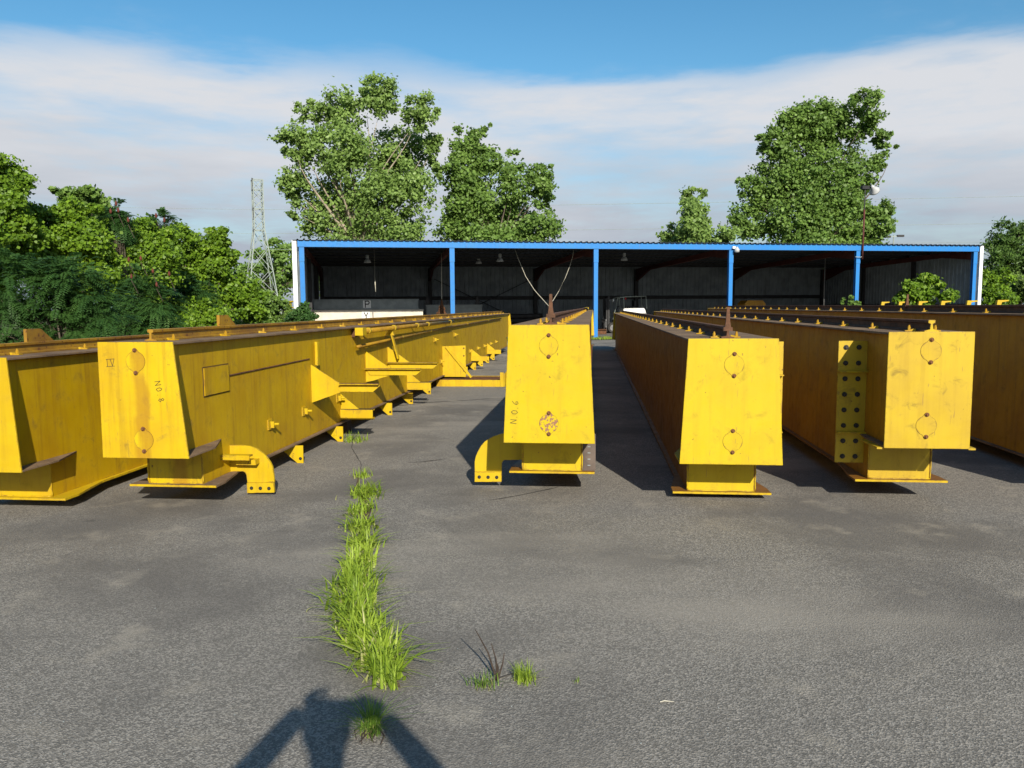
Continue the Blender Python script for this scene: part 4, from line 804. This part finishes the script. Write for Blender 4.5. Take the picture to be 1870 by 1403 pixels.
sumac('large dark feathery sumac in the shade at the foot of the thicket', 41, [(60,535,70),(120,515,50),(25,520,60),(160,550,48),(90,590,70),(20,600,70),(150,610,55),(185,580,36)], 17, 80, 4200, .32)
sumac('dark sumac with upright red seed cones below the vine covered mound', 42, [(255,545,36),(290,560,36),(235,575,42),(285,595,42),(215,600,40),(250,510,24)], 23, 255, 2600, .36, [(235,474),(257,472),(240,505),(279,495),(309,500),(286,520)])
sumac('small sumac crown with red cones topping the thicket skyline', 43, [(212,385,13),(205,400,14),(222,405,14)], 26.5, 215, 380, .42, [(212,372),(202,386),(216,384),(234,402)], 25.8)
sumac('sumac crown poking out between the vine covered trees', 44, [(292,405,14),(300,420,16),(282,412,10)], 29.5, 295, 340, .45, [(285,394),(300,402)], 28.8)
sumac('feathery green sumac in front of the inner thicket trees', 45, [(330,530,24),(360,545,26),(320,560,24),(372,568,22)], 30, 345, 1300, .42)
# bushes of the same thicket that go on outside the picture
plant('vine_covered_tree', 'vine covered tree where the thicket goes on toward the viewer', 'tree', 38, [(-330,330,110),(-420,420,140),(-260,420,100),(-350,520,160)], 14.5, -330, 14000, .15, 'leaf_vine', r0=.15, z_split=1.5, group=TH, per=110, clump=.28, aspect=.5)
plant('vine_covered_tree', 'dense vine covered tree filling the thicket beyond the tall one', 'tree', 40, [(-150,340,70),(-210,430,95),(-110,430,80),(-160,520,110),(-240,350,60)], 18.5, -160, 20000, .12, 'leaf_vine', r0=.15, z_split=1.5, group=TH, per=110, clump=.28, aspect=.5)
plant('vine_covered_tree', 'broad vine covered tree where the thicket runs past the viewer', 'tree', 39, [(-820,250,150),(-700,380,170),(-900,430,200),(-600,330,110)], 10.5, -800, 14000, .15, 'leaf_vine', r0=.15, z_split=1.5, group=TH, per=110, clump=.28, aspect=.5)

# weeds and grass at the edges (nobody could count these)
def blades(rng, P, h, w, lean=.35, tint=.5, seg=2):
    """tapered grass blades as folded strips; returns vertices, faces, tints"""
    n = len(P); az = rng.uniform(0, 2*np.pi, n); d = np.stack([np.cos(az), np.sin(az), np.zeros(n)], 1); s = np.stack([-np.sin(az), np.cos(az), np.zeros(n)], 1)
    H = (h * rng.uniform(.45, 1.15, n))[:, None]; ln = (lean * rng.uniform(.15, 1.9, n))[:, None]; W = (w * rng.uniform(.6, 1.2, n))[:, None]; up = np.array([0,0,1.0])
    fr = [0, .35, .7, 1.0]; rows = []
    for f in fr: rows.append((P + up*H*(f - .35*ln*f*f) + d*H*ln*f**1.8, W*(1 - f**1.5)*.5 + .0004))
    V = np.concatenate([np.stack([c - s*ww, c + s*ww], 1) for c, ww in rows], 1); m = V.shape[1]; F = []
    for i in range(3): F.append(np.stack([np.arange(n)*m + 2*i, np.arange(n)*m + 2*i+1, np.arange(n)*m + 2*i+3, np.arange(n)*m + 2*i+2], 1))
    return V.reshape(-1, 3), np.concatenate(F), np.tile(tint + rng.normal(size=n)*.22, 3)
def blade_mesh(name, mat, V, F, T):
    m = bpy.data.meshes.new(name); n = len(F); m.vertices.add(len(V)); m.vertices.foreach_set('co', V.astype(np.float32).ravel()); m.loops.add(n*4); m.loops.foreach_set('vertex_index', F.astype(np.int32).ravel())
    m.polygons.add(n); m.polygons.foreach_set('loop_start', np.arange(0, n*4, 4, dtype=np.int32)); m.polygons.foreach_set('loop_total', np.full(n, 4, np.int32)); m.update(calc_edges=True)
    a = m.attributes.new('tint', 'FLOAT', 'FACE'); a.data.foreach_set('value', np.clip(T, 0, 1).astype(np.float32)); m.materials.append(mat); return m
rng = np.random.default_rng(77)
def strip_pts(rng, poly, n, w):
    poly = np.array(poly, float); seg = rng.integers(0, len(poly)-1, n); f = rng.random(n)[:, None]; p = poly[seg]*(1-f) + poly[seg+1]*f; p = p + rng.normal(size=(n, 2))*w; return np.concatenate([p, np.zeros((n, 1))], 1)
pts = strip_pts(rng, [(-9.8,8), (-9.8,20), (-10,30), (-10.5,38)], 9000, .55)
kind(link('verge_weeds', blade_mesh('verge_weeds', M['grass_dark'], *blades(rng, pts, .75, .03, .4))), 'stuff', 'tall weeds along the foot of the thicket')
e0, e1 = in_shed(-3, -1.5), in_shed(W + 4, -1.5)
pts = strip_pts(rng, [(e0.x, e0.y), (e1.x, e1.y)], 9000, .45)
kind(link('verge_grass', blade_mesh('verge_grass', M['grass'], *blades(rng, pts, .16, .03, .5))), 'stuff', 'short grass in front of the shed floor')

# grass clumps along the crack
def clump(label, px, py, n, h, rad, seed, mat='grass', w=.010, lean=.45, group=None, ell=1.0, name='grass_clump', debris=True):
    rng = np.random.default_rng(seed); c = on_ground(px, py); P = rng.normal(size=(n, 3)) * np.array([rad*.52, rad*.52*ell, 0]); P[:, 2] = 0
    t = thing(name, label, 'grass', (c.x, c.y, .0), 0, group); V, F, T = blades(rng, P, h, w, lean, .5 + (seed % 5 - 2) * .09); link('blades', blade_mesh('blades', M[mat], V, F, T), t)['kind'] = 'stuff'
    if n < 20: return t
    Pd = rng.normal(size=(max(12, n//5), 3)) * np.array([rad*.6, rad*.6*ell, 0]); Pd[:, 2] = .002; V, F, T = blades(rng, Pd, h*.45, w*.8, 1.1, .97); T[:] = .99; link('dry_blades', blade_mesh('dry_blades', M[mat], V, F, T), t)['kind'] = 'stuff'
    return t
CG = 'grass clumps growing along the pavement crack'; lab = 'bright green coarse grass clump in the row along the pavement crack'
for i, (px, py, n, h, rad) in enumerate([(668,905,150,.15,.13),(662,935,110,.12,.10),(662,968,120,.15,.09),(662,1000,130,.16,.09),(655,1035,140,.16,.09),(648,1072,170,.17,.10),(645,1110,190,.18,.10),(652,1145,170,.18,.09),(670,1180,170,.18,.09),(692,1212,160,.18,.085),(706,1236,120,.16,.06)]):
    clump(lab, px, py, n, h, rad, 100 + i, group=CG, ell=1.5, w=.0155, lean=.85)
clump('thin dry grass tuft ending the row along the crack', 716, 1258, 26, .13, .03, 130, w=.006)
clump('dark fine grass tuft in the photographer\'s shadow', 679, 1340, 190, .15, .028, 131, 'grass_dark', .0045, .75)
clump('small round pale green grass tuft beside the dead twigs', 957, 1243, 170, .08, .045, 132, 'grass', .0035, .55)
clump('low sparse grass tuft at the foot of the dead twigs', 884, 1254, 50, .07, .05, 133, 'grass_dark', .004, .7)
clump('tiny lone grass sprig on open asphalt', 1052, 1245, 10, .03, .02, 134, 'grass_dark', .003, .5)
clump('small grass clump in the crack farther toward the walkway', 646, 806, 90, .13, .14, 135, w=.012, lean=.7)
clump('low grass tuft at the start of the hairline crack', 662, 872, 60, .12, .08, 136, w=.010, lean=.6)
# dead twigs
c = on_ground(908, 1243); t = thing('dead_twigs', 'bare dark twigs sticking up from the asphalt', 'twigs', (c.x, c.y, 0))
for (px, py) in ((868,1150), (897,1175), (921,1192), (905,1205)):
    q = at_y(px, py, c.y + .03) - Vector((c.x, c.y, 0)); add(t, MB().tube([(0,0,-.005), q*.5 + Vector((.008,0,.012)), q], [.0055,.004,.0018], 6), 'twig', 'twig')
c = on_ground(1218, 1284); o = MB().tube([(-.03,0,.005),(-.01,.004,.008),(.03,0,.005)], [.002,.003,.001], 6).build('straw', M['rope']); o.location = c; tag(o, 'pale bit of straw lying on the asphalt', 'straw')
t = thing('dead_stalks', 'dead pale stalks lying by the shaded grass tuft', 'stalks', (*on_ground(680,1350).xy, .008)); rnd = random.Random(3)
for i in range(7):
    x, y = rnd.uniform(-.06,.06), rnd.uniform(-.10,.0); add(t, MB().tube([(x,y,0),(x+rnd.uniform(-.03,.03),y+.04,.012),(x*.4,y+.09,.02)], [.002,.003,.002], 5), 'stalk', 'twig')
rnd = random.Random(21); pb = MB()
for i in range(220):
    y = 2.4 + 9 * rnd.random() ** 1.6; x = rnd.uniform(-.68, .68) * y; s = rnd.uniform(.0015, .004); pb.lathe([(s*.5,0),(s,s*.5),(s*.6,s*1.1)], (x, y, -.001), 5)
kind(pb.build('loose_grit', M['grey_beam']), 'stuff', 'loose pale grit scattered on the asphalt')

# ------------------------------------------------------------------ the photographer, whose shadow falls into the picture
pr = thing('person', 'person in dark shirt and jeans holding up a phone in both hands', 'person', (.03, -.43, 0))
def skin(name, verts, edges, root, mat, parent, sub=2):
    m = bpy.data.meshes.new(name); m.from_pydata([v[:3] for v in verts], edges, []); m.materials.append(mat); o = bpy.data.objects.new(name, m); COL.objects.link(o); o.parent = parent
    sk = o.modifiers.new('skin', 'SKIN'); sk.use_smooth_shade = True
    for i, v in enumerate(verts): m.skin_vertices[0].data[i].radius = (v[3], v[4] if len(v) > 4 else v[3]); m.skin_vertices[0].data[i].use_root = (i == root)
    o.modifiers.new('sub', 'SUBSURF').levels = sub; o.modifiers['sub'].render_levels = sub; return o
OX, OY = .03, -.43
W_ = lambda x, y, z: (x - OX, y - OY, z)
bv = [(0,0,.98,.15,.12),(0,0,1.12,.14,.11),(0,0,1.32,.16,.12),(0,.0,1.46,.15,.10),(0,.01,1.56,.06),(0,.025,1.63,.065),(0,.035,1.72,.082,.1),(0,.03,1.80,.072,.09),
      (-.20,0,1.47,.065),(*W_(-.46,-.36,1.36),.062),(*W_(-.29,-.2,1.525),.056),(*W_(-.15,-.035,1.66),.048),
      (.20,0,1.47,.065),(*W_(.52,-.36,1.36),.062),(*W_(.345,-.2,1.52),.056),(*W_(.17,-.035,1.625),.048),
      (-.10,0,.90,.095),(-.11,.01,.50,.06),(-.12,-.02,.09,.045),(-.13,.12,.04,.04),(.10,0,.90,.095),(.11,.01,.50,.06),(.12,-.02,.09,.045),(.13,.12,.04,.04)]
be = [(0,1),(1,2),(2,3),(3,4),(4,5),(5,6),(6,7),(3,8),(8,9),(9,10),(10,11),(3,12),(12,13),(13,14),(14,15),(0,16),(16,17),(17,18),(18,19),(0,20),(20,21),(21,22),(22,23)]
body = skin('body', bv, be, 0, M['shirt'], pr)
for sg, wx, wz in ((-1, -.16, 1.665), (1, .185, 1.625)):
    hv = [(*W_(wx, -.035, wz),.026),(*W_(wx - sg*.03, -.02, wz + .045),.030,.018)]; hedge = [(0,1)]
    for k in range(4):
        bx0 = W_(wx - sg*(.055 + .002*k), -.03 - .004*k, wz + .075 - .022*k); tip = W_(wx - sg*.115, -.035, wz + .085 - .022*k); i = len(hv); hv += [(*bx0, .009), (*tip, .0075)]; hedge += [(1, i), (i, i+1)]
    i = len(hv); hv += [(*W_(wx - sg*.05, -.05, wz + .01), .010), (*W_(wx - sg*.10, -.05, wz + .025), .008)]; hedge += [(0, i), (i, i+1)]
    skin('hand', hv, hedge, 0, M['skin'], pr, 1)
add(pr, MB().lathe([(.07,0),(.098,.05),(.10,.10),(.075,.15),(.02,.175)], (0,.02,1.70), 14), 'hair', 'hair', smooth=True)
ph = MB().box(-.10, .115, -.026, -.014, -.045, .045).build('phone', M['black'], None, bevel=.003); ph.location = (0.0, -.008, 1.652); tag(ph, 'black phone held level in both hands of the person', 'phone')
